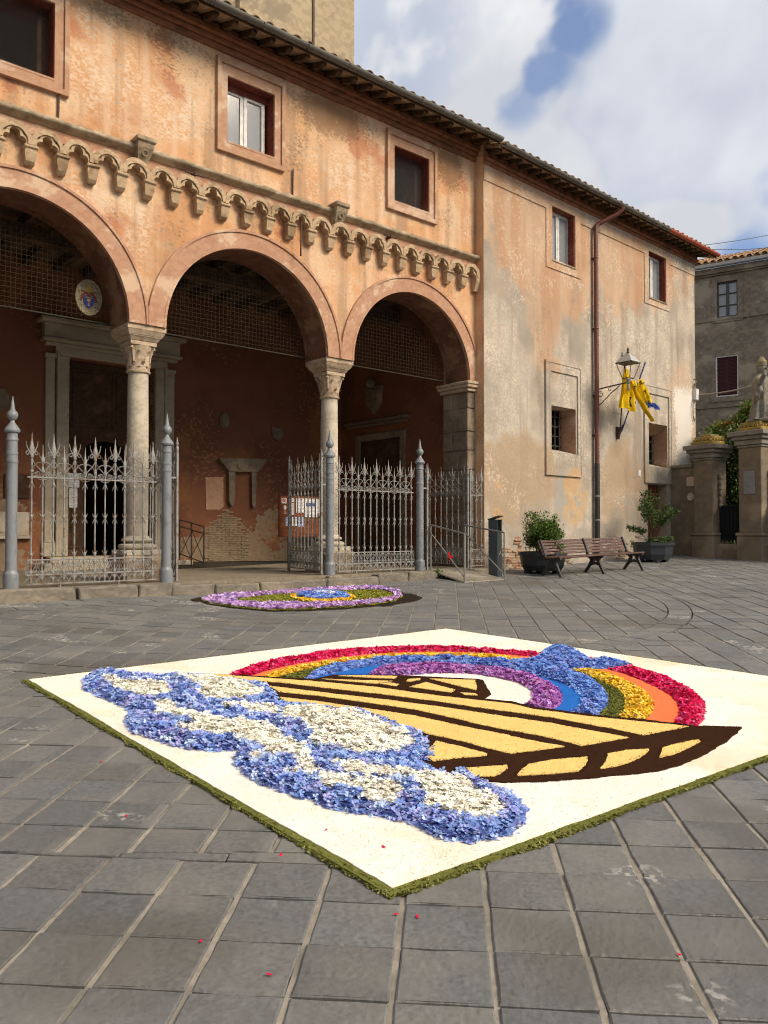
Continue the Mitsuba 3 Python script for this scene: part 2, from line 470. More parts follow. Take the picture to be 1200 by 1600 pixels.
glossy('gutter_metal', two((0.085, 0.08, 0.07), (0.13, 0.12, 0.10), 5, 5, 3, 0.25, 0.75), .5)
glossy('gutter_red', (0.36, 0.085, 0.045), .5)
glossy('gutter_grey', (0.33, 0.33, 0.32), .5)
glossy('pipe_red', two((0.15, 0.045, 0.035), (0.11, 0.038, 0.03), 9, 9, 6, 0.25, 0.75), .5)
glossy('pipe_black', (0.022, 0.02, 0.02), .5)
glossy('zinc', (0.42, 0.42, 0.40), .45, .4)
glossy('planter_paint', (0.022, 0.027, 0.034), .45)
glossy('bin_paint', (0.028, 0.040, 0.044), .45)
glossy('bench_iron', (0.03, 0.03, 0.032), .5)
glossy('bench_wood', two((0.075, 0.030, 0.022), (0.19, 0.14, 0.115), 6, 6, 40, .58, .78), .55)
glossy('ramp_metal', two((0.40, 0.36, 0.29), (0.30, 0.275, 0.225), 6, 6, 1, 0.25, 0.75), .5)
glossy('rail_metal', (0.22, 0.22, 0.21), .4, .3)
glossy('white_wood', two((0.62, 0.62, 0.60), (0.48, 0.48, 0.46), 8, 8, 8, 0.25, 0.75), .5)
diffuse('curtain', two((0.30, 0.31, 0.33), (0.24, 0.25, 0.27), 20, 20, 1))
glossy('pane_glass', (0.20, 0.215, 0.235), .12, 0, .8)
diffuse('net_wire', (0.06, 0.054, 0.04))
diffuse('room_plaster', (0.42, 0.39, 0.34))
diffuse('ceiling_boards', two((0.19, 0.135, 0.09), (0.13, 0.09, 0.062), 3, 3, 3))
diffuse('paper', (0.66, 0.66, 0.67))
diffuse('paper_pink', (0.60, 0.53, 0.52))
diffuse('paper_blue', (0.40, 0.45, 0.62))
diffuse('ink_blue', (0.075, 0.11, 0.24))
diffuse('ink', (0.08, 0.08, 0.09))
diffuse('board_wood', two((0.22, 0.075, 0.038), (0.15, 0.055, 0.03), 6, 6, 30))
diffuse('cloth_white', (0.62, 0.63, 0.66))
diffuse('soil', two((0.022, 0.017, 0.013), (0.045, 0.035, 0.027), 40, 40, 1))
diffuse('flag_yellow', (0.68, 0.47, 0.02))
diffuse('flag_blue', (0.035, 0.07, 0.25))
diffuse('black_print', (0.015, 0.014, 0.013))
diffuse('plastic_red', (0.50, 0.02, 0.02))
diffuse('white_plastic', (0.62, 0.61, 0.58))
diffuse('shutter_brown', (0.065, 0.028, 0.033))
diffuse('gate_green', (0.018, 0.022, 0.022))
diffuse('cable', (0.27, 0.24, 0.20))
diffuse('plaque_pink', (0.52, 0.40, 0.32))
diffuse('plaque_grey', two((0.26, 0.26, 0.27), (0.20, 0.20, 0.21), 20, 20, 40))
diffuse('gold_oval', two((0.25, 0.21, 0.135), (0.32, 0.28, 0.20), 20, 20, 20))
diffuse('crest_blue', (0.055, 0.07, 0.28))
diffuse('crest_red', (0.25, 0.05, 0.04))
diffuse('crest_gold', (0.40, 0.26, 0.08))
diffuse('door_wood', two((0.085, 0.045, 0.03), (0.25, 0.11, 0.06), 16, 16, 1.6))
diffuse('vertex_tint', {'type': 'mesh_attribute', 'name': 'vertex_color'})
scene['leaf'] = {'type': 'twosided', 'bsdf': {'type': 'diffuse', 'reflectance': {'type': 'mesh_attribute', 'name': 'vertex_color'}}}


def sand(name, c, v=.16):
    c0, c1 = op3([x * (1 - v) for x in c]), op3([min(x * (1 + v * .6), .9) for x in c])
    return diffuse(name, lambda p, n, uv: mix(c0, c1, fbm(p.x * 60, p.y * 60, 1, 3) * .6 + .4 * fbm(p.x * 4, p.y * 4, 3, 3)))


def salt_col(p, n, uv):
    a = fbm(p.x * 1.5 + 3, p.y * 1.5, 1, 5)
    g = fbm(p.x * 70, p.y * 70, 1, 3)
    c = mix((0.83, 0.785, 0.685), (0.76, 0.655, 0.49), smoothstep(.46, .68, a * .85 + g * .15))
    c = mix(c, (0.85, 0.825, 0.765), smoothstep(.46, .64, fbm(p.x * 2.5 + 7, p.y * 2.5, 5, 4)) * .8)
    return c * (.86 + .26 * g)


diffuse('salt_white', salt_col, lambda p, n, uv: fbm(p.x * 110, p.y * 110, 1, 2) + 1.5 * fbm(p.x * 20, p.y * 20, 1, 2), .004)
sand('sand_yellow', (0.85, 0.565, 0.20), .22)
sand('sand_brown', (0.040, 0.019, 0.011), .35)
sand('sand_orange', (0.84, 0.19, 0.075))
sand('sand_blue', (0.025, 0.14, 0.50))
sand('sand_blue_dark', (0.06, 0.085, 0.26), .3)
sand('sand_green', (0.15, 0.16, 0.042), .4)
CARPET = [(0.029,3.082),(-2.956,6.688),(0.725,9.376),(4.03,6.028)]
CLOUD = [(-2.408,6.394),(-2.503,6.688),(-2.503,6.984),(-2.393,7.036),(-2.231,6.882),(-2.077,6.808),(-1.875,6.784),(-1.665,6.808),(-1.385,6.688),(-1.196,6.618),(-0.993,6.46),(-0.901,6.394),(-0.814,6.125),(-0.774,5.86),(-0.672,5.824),(-0.4,5.718),(-0.202,5.65),(-0.066,5.551),(0.035,5.439),(0.113,5.259),(0.194,5.187),(0.266,5.076),(0.296,4.83),(0.284,4.642),(0.236,4.499),(0.313,4.385),(0.373,4.345),(0.42,4.478),(0.459,4.415),(0.515,4.21),(0.593,4.128),(0.632,4.101),(0.667,3.948),(0.668,3.829),(0.641,3.688),(0.566,3.571),(0.472,3.506),(0.359,3.486),(0.259,3.512),(0.188,3.591),(0.125,3.667),(0.047,3.724),(-0.045,3.769),(-0.136,3.806),(-0.232,3.852),(-0.334,3.932),(-0.436,4.006),(-0.535,4.11),(-0.652,4.21),(-0.749,4.325),(-0.822,4.478),(-0.859,4.642),(-0.858,4.758),(-0.908,4.758),(-1.03,4.746),(-1.167,4.782),(-1.288,4.867),(-1.422,4.969),(-1.542,5.062),(-1.645,5.173),(-1.739,5.424),(-1.795,5.667),(-1.883,5.771),(-2.037,5.952),(-2.209,6.125),(-2.353,6.288)]
WHITES = [[(-2.387,6.735),(-2.243,6.602),(-2.072,6.452),(-1.901,6.394),(-1.749,6.337),(-1.669,6.288),(-1.589,5.958),(-1.653,5.878),(-1.757,5.915),(-1.871,5.977),(-2.024,6.152),(-2.215,6.394)],[(-1.756,6.68),(-1.56,6.68),(-1.377,6.649),(-1.221,6.618),(-1.086,6.394),(-0.936,6.185),(-0.909,5.958),(-0.96,5.836),(-1.078,5.806),(-1.189,5.747),(-1.285,5.836),(-1.39,6.021),(-1.46,6.253),(-1.623,6.504)],[(-1.702,5.806),(-1.61,5.836),(-1.494,5.747),(-1.427,5.606),(-1.277,5.471),(-1.147,5.342),(-1.015,5.244),(-0.872,5.22),(-0.751,5.149),(-0.643,5.058),(-0.574,4.517),(-0.644,4.589),(-0.723,4.703),(-0.767,4.822),(-0.892,4.948),(-1.018,4.926),(-1.129,5.013),(-1.281,5.035),(-1.354,5.21),(-1.229,5.21),(-1.25,5.268),(-1.392,5.358),(-1.483,5.378),(-1.523,5.419)],[(-1.249,5.606),(-1.084,5.678),(-0.934,5.678),(-0.723,5.678),(-0.703,5.524),(-0.798,5.471),(-0.883,5.551),(-0.976,5.578),(-1.041,5.606),(-1.16,5.606)],[(-0.713,5.589),(-0.601,5.653),(-0.394,5.653),(-0.201,5.558),(-0.063,5.406),(0.034,5.207),(0.128,5.126),(0.181,4.874),(0.175,4.734),(0.087,4.646),(0.002,4.581),(-0.109,4.56),(-0.163,4.519),(-0.252,4.646),(-0.358,4.734),(-0.434,4.78),(-0.477,5.074),(-0.556,5.235),(-0.659,5.291)],[(-1.116,5.319),(-0.928,5.262),(-0.755,5.18),(-0.597,5.048),(-0.556,4.827),(-0.474,4.734),(-0.411,4.602),(-0.4,4.478),(-0.325,4.303),(-0.256,4.248),(-0.176,4.176),(-0.099,4.142),(0.002,4.107),(0.088,4.057),(0.091,3.913),(0.072,3.823),(-0.033,3.868),(-0.119,3.976),(-0.195,4.041),(-0.295,4.074),(-0.352,4.159),(-0.447,4.212),(-0.55,4.322),(-0.434,4.341),(-0.471,4.438),(-0.589,4.519),(-0.677,4.646),(-0.777,4.827),(-0.863,4.898),(-1.038,4.947)],[(-0.274,4.539),(-0.158,4.398),(-0.051,4.36),(0.081,4.322),(0.198,4.285),(0.293,4.341),(0.371,4.322),(0.442,4.248),(0.498,4.074),(0.566,3.944),(0.583,3.823),(0.554,3.709),(0.468,3.655),(0.389,3.641),(0.316,3.695),(0.255,3.779),(0.189,3.853),(0.183,3.976),(0.165,4.107),(0.117,4.194),(0.028,4.212),(-0.1,4.194),(-0.192,4.248),(-0.266,4.398)],[(-0.79,4.69),(-0.737,4.667),(-0.686,4.519),(-0.69,4.418),(-0.737,4.498)],[(-1.169,5.653),(-0.916,5.686),(-0.739,5.527),(-0.755,5.406),(-0.897,5.466),(-1.054,5.589)]]
BANDS = [[(-1.297,6.872),(-1.227,7.069),(-1.074,7.354),(-0.876,7.58),(-0.615,7.795),(-0.312,7.946),(0.053,8.076),(0.351,8.116),(0.795,8.09),(0.897,8.039),(1.241,7.885),(1.489,7.798),(1.957,7.582),(2.192,7.143),(2.335,6.798),(2.39,6.443),(2.383,6.124),(2.337,5.869),(2.197,5.54),(2.05,5.275)],[(-1.117,6.796),(-1.022,6.999),(-0.835,7.224),(-0.589,7.465),(-0.277,7.674),(0.052,7.82),(0.437,7.87),(0.771,7.845),(0.874,7.835),(1.448,7.582),(1.724,7.378),(1.938,7.091),(2.059,6.845),(2.134,6.443),(2.172,6.162),(2.14,5.869),(2.051,5.603),(1.907,5.314)],[(-1.026,6.769),(-0.89,6.969),(-0.702,7.224),(-0.451,7.442),(-0.182,7.615),(0.146,7.746),(0.526,7.771),(0.863,7.736),(1.335,7.467),(1.699,7.269),(1.889,6.991),(1.962,6.661),(2.022,6.279),(1.985,5.94),(1.874,5.635),(1.739,5.39)],[(-0.906,6.713),(-0.79,6.844),(-0.641,7.039),(-0.504,7.224),(-0.268,7.409),(0.05,7.556),(0.514,7.591),(0.742,7.556),(0.838,7.512),(1.17,7.433),(1.432,7.269),(1.645,7.041),(1.73,6.706),(1.808,6.401),(1.822,6.124),(1.745,5.835),(1.593,5.479)],[(-0.633,6.677),(-0.596,7.019),(-0.458,7.203),(-0.177,7.398),(0.05,7.533),(0.512,7.568),(0.74,7.533),(0.836,7.49),(1.164,7.4),(1.424,7.226),(1.585,7.061),(1.692,6.798),(1.707,6.32),(1.67,6.012),(1.574,5.733),(1.454,5.51)],[(-0.574,6.75),(-0.376,6.901),(-0.255,7.049),(-0.085,7.224),(0.273,7.354),(0.606,7.31),(0.794,7.122),(1.108,7.041),(1.292,6.77),(1.431,6.554),(1.495,6.24),(1.477,6.012),(1.324,5.635)],[(-0.1,6.778),(-0.062,7.12),(0.136,7.224),(0.49,7.246),(0.708,7.203),(0.795,7.132),(1.0,7.041),(1.19,6.893),(1.303,6.616),(1.36,6.32),(1.337,6.086),(1.202,5.7)],[(0.127,6.769),(0.362,6.901),(0.636,6.901),(0.872,6.778),(0.769,6.893),(0.993,6.706),(1.119,6.486),(1.145,6.201),(1.103,5.976),(1.033,5.828)]]
DOVE = [(1.183,7.444),(1.403,7.467),(1.596,7.974),(1.738,8.241),(1.873,8.013),(1.918,7.7),(1.922,7.444),(2.104,7.444),(2.219,7.301),(2.207,7.132),(1.998,7.071),(1.817,7.041),(1.645,7.041),(1.512,7.021),(1.338,7.122),(1.21,7.269)]
ARK = [(-1.761,6.908),(-1.417,6.844),(-1.093,6.778),(-0.606,6.659),(-0.075,6.425),(0.416,6.145),(0.94,5.91),(1.065,5.767),(1.462,5.54),(1.76,5.419),(2.034,5.275),(2.34,5.247),(2.134,4.983),(1.883,4.699),(1.689,4.528),(1.51,4.407),(1.331,4.349),(1.104,4.293),(0.858,4.238),(0.623,4.22),(0.473,4.256),(0.402,4.33),(0.416,4.248),(0.216,4.398),(0.031,4.646),(-0.279,5.126),(-0.765,5.719),(-1.112,6.302),(-1.375,6.641),(-1.615,6.759)]
CABIN = [(-0.434,6.825),(-0.122,6.825),(0.252,6.778),(0.776,6.659),(0.812,6.623),(0.819,6.145),(0.746,6.011),(0.416,6.145),(-0.075,6.4),(-0.595,6.641)]
PLANKS = [[(-1.709,6.849),(-1.413,6.824),(-1.252,6.784),(-1.274,6.75),(-1.192,6.75),(-0.598,6.57),(-0.074,6.359),(0.41,6.07),(0.927,5.826),(1.049,5.68),(1.442,5.467),(1.737,5.349),(1.996,5.241),(1.622,5.044),(1.464,5.192),(1.318,5.303),(1.138,5.449),(0.88,5.603),(0.639,5.733),(0.484,5.84),(0.04,6.085),(-0.341,6.262),(-0.851,6.51),(-1.1,6.57),(-1.253,6.641),(-1.39,6.713)],[(-0.934,6.4),(-0.332,6.107),(0.039,5.938),(0.473,5.705),(0.867,5.454),(0.859,5.467),(1.11,5.314),(1.286,5.175),(1.429,5.069),(1.522,4.993),(1.183,4.823),(0.988,5.023),(0.78,5.165),(0.592,5.314),(0.528,5.388),(0.21,5.666),(-0.14,5.868),(-0.515,6.07),(-0.808,6.184),(-0.887,6.342)],[(-0.788,6.033),(-0.502,5.91),(-0.136,5.705),(0.204,5.508),(0.514,5.246),(0.8,5.032),(0.761,5.044),(0.962,4.894),(1.084,4.809),(0.734,4.677),(0.669,4.722),(0.539,4.846),(0.589,4.817),(0.411,4.962),(0.28,5.063),(0.221,5.126),(0.124,4.972),(-0.122,5.126),(-0.435,5.527),(-0.668,5.786)],[(0.317,4.922),(0.471,4.803),(0.601,4.681),(0.593,4.637),(0.379,4.581),(0.279,4.539),(0.229,4.646)],[(0.452,4.427),(0.682,4.474),(0.681,4.427),(0.626,4.33),(0.581,4.285),(0.477,4.293)],[(0.806,4.487),(0.921,4.548),(1.073,4.603),(1.168,4.62),(1.127,4.487),(1.058,4.368),(0.875,4.322),(0.714,4.3),(0.758,4.407)],[(1.297,4.677),(1.424,4.744),(1.573,4.767),(1.51,4.655),(1.386,4.528),(1.28,4.446),(1.181,4.407),(1.254,4.548)],[(1.657,4.79),(1.794,4.884),(1.942,4.958),(1.93,4.909),(1.817,4.79),(1.666,4.655),(1.566,4.59)],[(-0.41,6.769),(-0.162,6.787),(0.117,6.75),(0.085,6.65),(-0.16,6.695)],[(-0.566,6.659),(-0.239,6.605),(0.084,6.57),(-0.076,6.467)],[(-0.046,6.467),(0.043,6.518),(0.121,6.45),(0.097,6.375)],[(0.196,6.632),(0.309,6.677),(0.285,6.588),(0.183,6.536)],[(0.197,6.359),(0.342,6.527),(0.557,6.262),(0.52,6.161)],[(0.369,6.659),(0.749,6.605),(0.738,6.367),(0.717,6.238),(0.553,6.433)],[(0.578,6.176),(0.697,6.145),(0.71,6.07),(0.616,6.085)]]
MED_OUT = [(-2.678,11.743),(-2.631,12.139),(-2.368,12.532),(-1.847,12.879),(-1.382,13.42),(-0.859,13.74),(-0.24,14.065),(0.044,13.804),(0.277,13.28),(0.294,12.578),(0.159,11.946),(-0.138,11.552),(-0.534,11.267),(-1.082,11.058),(-1.572,10.964),(-2.114,11.192),(-2.466,11.378)]
MED_IN = [(-2.234,11.826),(-1.798,12.538),(-1.329,12.9),(-0.498,13.369),(-0.093,13.491),(0.123,12.99),(0.167,12.578),(0.008,12.067),(-0.436,11.711),(-1.018,11.597),(-1.605,11.601),(-2.02,11.625)]
MED_C = [(-1.311,12.138),(-1.332,12.626),(-1.128,12.849),(-0.804,12.849),(-0.593,12.525),(-0.528,12.116),(-0.924,11.898)]
MED_Y = [(-1.38,12.207),(-1.38,12.622),(-1.138,12.961),(-0.811,12.961),(-0.566,12.631),(-0.48,12.216),(-0.535,11.922),(-0.849,11.688),(-1.158,11.827)]
MED_SOIL = [(-2.824,11.791),(-2.724,12.144),(-2.391,12.657),(-0.172,14.337),(0.35,13.491),(0.61,12.525),(0.435,12.067),(0.095,11.552),(-0.687,10.997),(-1.533,10.694),(-2.099,10.826),(-2.689,11.231)]
diffuse('petal_red', (.60, .015, .06))

# ------------------------------------------------------------------ the ground: one sheet, paving slabs on it
xs = np.concatenate([np.linspace(-90, -14, 9), np.linspace(-12, 16, 85), np.linspace(18, 90, 9)])
ys = np.concatenate([np.linspace(-60, -3, 7), np.linspace(-2, 30, 97), np.linspace(34, 150, 9)])
gx, gy = np.meshgrid(xs, ys)
gv = np.stack([gx, gy, G(gx, gy) - .014], -1).reshape(-1, 3)
nx = len(xs)
ii, jj = np.meshgrid(np.arange(len(ys) - 1), np.arange(nx - 1), indexing='ij')
q0 = (ii * nx + jj).ravel()
gf = np.vstack([np.stack([q0, q0 + 1, q0 + nx + 1], 1), np.stack([q0, q0 + nx + 1, q0 + nx], 1)])
k = add('ground', trimesh.Trimesh(gv, gf, process=False), 'joint_dark')
labels[k] = {'label': 'dark earth bed showing in the narrow joints of the sloping piazza paving', 'category': 'ground', 'kind': 'structure'}
k = uniq('pavement')
PAVE = k
labels[k] = {'label': 'grey basalt slabs paving the sloping piazza in rows with sandy joints', 'category': 'pavement', 'kind': 'structure'}


def ab(x, y):
    q = np.array([x, y])
    return q @ E2, q @ E1


def to_xy(poly):
    return affinity.affine_transform(poly, [E2[0], E1[0], E2[1], E1[1], 0, 0])


def from_xy(pts):
    return Polygon([ab(*q) for q in pts])


front = [FP.P(u, .36, 0)[:2] for u in (-16, 3.9)]
yard = from_xy([(9.0, 1.0), (17, 14), (17, 25), tuple(V.P(13.5, 0.1, 0)[:2]), tuple(V.P(-.1, .03, 0)[:2]), tuple(front[1]), tuple(front[0]), (-13.5, 1.0)]).buffer(0)
RING = Point(-2.55, 12.75)
ring = RING.buffer(6.06, 128).difference(RING.buffer(5.75, 128))
edge_strip = from_xy([tuple(FP.P(-16, .2, 0)[:2]), tuple(FP.P(-3.2, .2, 0)[:2]), tuple(FP.P(-3.2, .92, 0)[:2]), tuple(FP.P(-16, .92, 0)[:2])])
left_zone = Polygon([(-9, 3.305), (-1.9, 3.305), (-.6, 3.405), (-.3, 3.43), (-.3, 3.6), (-2.2, 6.6), (-2.95, 6.95), (-9, 6.95)])
wedge = Polygon([(-1.85, 3.30), (-.3, 3.30), (-.3, 3.42), (-.6, 3.395)])
hidden = from_xy(CARPET).buffer(-.25)


def slab_mesh(poly, h, tone):
    """one slab with a chamfered rim; outline in paving coordinates"""
    b = .006
    if len(poly.exterior.coords) == 5 and tone < 300:
        q = np.array(poly.exterior.segmentize(.11).coords)[:-1]
        q = q + NR.normal(0, .0022, q.shape)
        poly = Polygon(q)
    top = poly.buffer(-b, join_style=2)
    if top.is_empty or top.geom_type != 'Polygon':
        return None
    tilt = NR.normal(0, .0022, 2)
    c = np.array(poly.centroid.coords[0])
    o, t = np.array(poly.exterior.coords)[:-1], np.array(top.exterior.coords)[:-1]
    if poly.exterior.is_ccw is False:
        o = o[::-1]
    if top.exterior.is_ccw is False:
        t = t[::-1]

    def lift(q, z):
        xy = q[:, :1] * E2 + q[:, 1:2] * E1
        return np.c_[xy, G(xy[:, 0], xy[:, 1]) + z + (q - c) @ tilt]
    if len(o) <= 16 and tone < 300 and (len(o) == 4 or len(o) >= 10):
        k_ = len(o)
        if k_ > 4:
            t = c + (o - c) * (1 - b / np.maximum(abs(o - c).max(0), .03))
        else:
            if len(t) != 4:
                return None
            t = np.roll(t, -np.argmin(((t[:, None] - o[None]) ** 2).sum(-1)[:, 0]), axis=0)
        v = np.vstack([lift(o, -.02), lift(o, h - b * .8), lift(t, h)])
        f = [(2 * k_, 2 * k_ + i, 2 * k_ + i + 1) for i in range(1, k_ - 1)]
        for r in (0, k_):
            for i in range(k_):
                j = (i + 1) % k_
                f += [(r + i, r + j, r + k_ + j), (r + i, r + k_ + j, r + k_ + i)]
        return trimesh.Trimesh(v, f, process=False)
    m = trimesh.creation.extrude_polygon(poly, .02 + h, engine='earcut')
    q = m.vertices[:, :2].copy()
    z = m.vertices[:, 2] - .02
    w = lift(q, 0)
    w[:, 2] += z
    m.vertices = w
    return m


def grid(zone, a0, b0, wa, wb, ga, gb, stag=0):
    out = []
    x0, y0, x1, y1 = zone.bounds
    for i in range(int((x0 - a0) // wa), int((x1 - a0) // wa) + 2):
        sh = stag * ((i * 7) % 5 - 2) / 5
        for j in range(int((y0 - b0) // wb), int((y1 - b0) // wb) + 2):
            r = lambda s: NR.normal(0, s)
            c = sbox(a0 + i * wa + ga / 2 + r(.0015), b0 + sh + j * wb + gb / 2 + r(.001), a0 + (i + 1) * wa - ga / 2 + r(.0015), b0 + sh + (j + 1) * wb - gb / 2 + r(.001))
            if zone.contains(c):
                out.append(c)
            elif zone.intersects(c):
                for p in polys(zone.intersection(c)):
                    p = p.buffer(-.003, join_style=2)
                    if p.geom_type == 'Polygon' and p.area > .004:
                        out.append(p.simplify(.004))
    return out


main = yard.difference(unary_union([ring.buffer(.006), edge_strip.buffer(.006), left_zone.buffer(.006), wedge.buffer(.004), hidden]))
lz = yard.intersection(left_zone).difference(ring.buffer(.006)).difference(hidden)
cells = []
for z in polys(main):
    cells += grid(z, .14, 2.415, .312, .2935, .021, .010)
for z in polys(lz):
    cells += grid(z, -1.67, 3.31, .307, .2935, .019, .010)
for i in range(6):
    c = wedge.intersection(sbox(-2.3 + i * .46, 2.5, -2.3 + (i + 1) * .46 - .012, 4)).intersection(yard).difference(hidden)
    cells += [p for p in polys(c) if p.area > .002]
# sandy mortar filling the wide joints between the rows
strips = []
for zone, a0, wa in ((main, .14, .312), (lz, -1.67, .307)):
    x0, y0, x1, y1 = zone.bounds
    for i in range(int((x0 - a0) // wa), int((x1 - a0) // wa) + 2):
        for j in np.arange(max(y0, 1.0), y1, .5):
            for p in polys(sbox(a0 + i * wa - .012, j, a0 + i * wa + .012, j + .5).intersection(zone)):
                t_ = trimesh.creation.extrude_polygon(to_xy(p), .006, engine='earcut')
                t_.vertices[:, 2] -= .004
                strips.append(drape(t_))
add('joint_sand', cat(strips), 'paving_sand', PAVE, kind='stuff', label='light sandy mortar in the wide joints')
# the ring of radial slabs
for t in np.arange(0, 360, 3.0):
    a0, a1 = math.radians(t + .06), math.radians(t + 2.94)
    p = Polygon([(-2.55 + r * math.cos(a), 12.75 + r * math.sin(a)) for r, a in ((5.76, a0), (6.05, a0), (6.05, a1), (5.76, a1))])
    if yard.contains(p) and not edge_strip.intersects(p):
        cells.append(p)
# the row along the step
fa, fb = np.array(ab(*FP.d[:2])), np.array(ab(*FP.n[:2]))
fo = np.array(ab(*FP.o[:2]))
for u in np.arange(-9.0, -3.4, .62):
    for w in (.37, .645):
        sh = .3 * (w > .5)
        c = Polygon([fo + (u + sh + .008) * fa + w * fb, fo + (u + sh + .612) * fa + w * fb, fo + (u + sh + .612) * fa + (w + .262) * fb, fo + (u + sh + .008) * fa + (w + .262) * fb])
        cells.append(c)


def weight(p):
    c = p.centroid
    x, y = c.x * E2 + c.y * E1
    if y < 1.9 or abs(x) > .5 * y + .15:
        return -1 + .001 * p.area
    return p.area / y ** 3


cells.sort(key=weight, reverse=True)
many = []
for i, c in enumerate(cells):
    m = slab_mesh(c, .010 + NR.normal(0, .0016), i)
    if m is None:
        continue
    if i < 300:
        add('slab', m, 'paving_stone', PAVE)
    else:
        many.append(m)
add('far_slabs', cat(many), 'paving_stone', PAVE, kind='stuff', label='further rows of grey slabs towards the building')

# raised floor inside the arcade
z0 = .70
k = uniq('portico_floor')
labels[k] = {'label': 'raised stone floor under the arches behind the iron fence', 'category': 'floor', 'kind': 'structure'}
add('slab', FP.box(-16, 4.2, -5.6, .10, .2, z0 - .01), 'floor_stone', k)
# the step in front: separate worn stones
u = -9.2
while u < 3.3:
    L = R.uniform(.7, 1.5)
    if u < -3.25 < u + L:
        L = -3.25 - u + .02
    L = max(L, .35)
    hh = z0 - .005 - (.05 if -3.25 < u < -.2 else 0) + R.uniform(-.015, .01)
    st = bev(u + .006, u + L - .006, .11, .33 + R.uniform(-.03, .03), -.1, hh, .022)
    st = st.subdivide().subdivide().subdivide()
    v = st.vertices
    dv = (meshkit.fbm(v * 5, 4, 3) - .5) * .12
    v = v + np.c_[dv * .3, dv, np.minimum(dv * .6, .004)]
    st.vertices = v
    add('step_stone', FP.m(st), 'stone_step', 'portico_floor', smooth=35)
    u += L

# ------------------------------------------------------------------ the arcade building
AR = thing('arcaded_church_front', 'orange plastered church front with round arches on columns, corbel frieze and tiled eaves', 'building')
CEN = [-9.11, -5.27, -1.43, 2.41]
ZS, RAD = 4.74, 1.62
WT = .70


def arc(c, r, a0=0, a1=180, n=48):
    t = np.radians(np.linspace(a0, a1, n))
    return [(c + r * math.cos(x), ZS + r * math.sin(x)) for x in t]


face = sbox(-13, ZS, 4.36, 10.35)
holes = [Polygon(arc(c, RAD)).union(sbox(c - RAD, ZS - .1, c + RAD, ZS)) for c in CEN]
WINS = [(-5.76, -4.82), (-1.955, -1.01), (1.83, 2.80)]
wins = [sbox(a, 8.10, b, 9.25) for a, b in WINS]
wall = face.difference(unary_union(holes + wins))
add('wall', W.ext(wall, -WT, 0), 'plaster_orange', AR)
add('wall', W.box(-13.0, -10.75, -WT, 0, .2, ZS), 'plaster_orange', AR)
# arch mouldings
for i, c in enumerate(CEN):
    ringp = Polygon(arc(c, RAD + .27)).union(sbox(c - RAD - .27, ZS - .001, c + RAD + .27, ZS)).difference(Polygon(arc(c, RAD - .004, -3, 183)))
    lip = Polygon(arc(c, RAD + .315)).difference(Polygon(arc(c, RAD + .27, -3, 183)))
    clip = sbox(c - 1.917, ZS, c + 1.917, 8)
    am = cat([W.ext(ringp.intersection(clip), 0, .028), W.ext(lip.intersection(clip), 0, .052)])
    add('arch_moulding', am, 'stone_arch', AR)
    # the voussoir joints scratched in the moulding are left to the plaster; one worn inner rim
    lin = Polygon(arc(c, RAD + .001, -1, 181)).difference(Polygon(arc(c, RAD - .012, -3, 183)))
    add('arch_soffit', W.ext(lin.intersection(sbox(c - 2, ZS, c + 2, 8)), -WT - .004, -.045), 'soffit_red_shaded', AR)
    rim = Polygon(arc(c, RAD + .035)).difference(Polygon(arc(c, RAD - .006, -3, 183))).intersection(clip)
    add('arch_rim', W.ext(rim, -.04, .036), 'stone_arch', AR)


# columns
def capital_mesh():
    body = lathe([(.165, 0), (.19, .01), (.195, .035), (.172, .05), (.168, .08), (.178, .2), (.205, .34), (.235, .42), (.22, .43)], 24)
    parts = [body]
    for tier, (z, h, r, nn, off, wd) in enumerate(((.05, .15, .170, 8, 0, .062), (.10, .27, .178, 8, 22.5, .062))):
        for kk in range(nn):
            zz = np.linspace(0, 1, 6)
            pr = [(r + .012 + .012 * t + .055 * max(0, t - .72) / .28, z + h * t - .03 * max(0, t - .8) / .2) for t in zz]
            v, f = [], []
            for q, (rr, zq) in enumerate(pr):
                ww = wd * (1 - .12 * q) if q < 5 else wd * .35
                for s in (-1, -.35, 0, .35, 1):
                    v.append((rr - .012 * abs(s), s * ww, zq))
            for q in range(5):
                for s in range(4):
                    a = q * 5 + s
                    f += [(a, a + 1, a + 6), (a, a + 6, a + 5)]
            m = trimesh.Trimesh(np.array(v), np.array(f), process=False)
            parts.append(turned(m, 360 / nn * kk + off))
    for kk in range(4):               # corner volutes
        t = np.linspace(0, 2.2 * math.pi, 22)
        sp = np.c_[.225 + (.048 - .0055 * t) * np.cos(t), t * 0, .375 + (.048 - .0055 * t) * np.sin(t)]
        parts.append(turned(tube(sp, .014, 6, 1.6), 45 + 90 * kk))
        parts.append(turned(tube([(.185, 0, .14), (.195, 0, .25), (.225, 0, .35), (.262, 0, .40)], [.016, .02, .022, .012], 6), 45 + 90 * kk))
    parts.append(bev(-.22, .22, -.22, .22, .425, .50, .01))
    return cat(parts)


def abacus_mesh():
    m = []
    for z0_, z1_, a0, a1, b0, b1 in ((.0, .06, .225, .26, .225, .27), (.06, .075, .27, .27, .28, .28), (.075, .15, .28, .315, .29, .335), (.15, .225, .32, .32, .34, .34)):
        m.append(hull([(sx * (a0 if q == 0 else a1), sy * (b0 if q == 0 else b1), z0_ if q == 0 else z1_) for q in (0, 1) for sx in (-1, 1) for sy in (-1, 1)]))
    return cat(m)


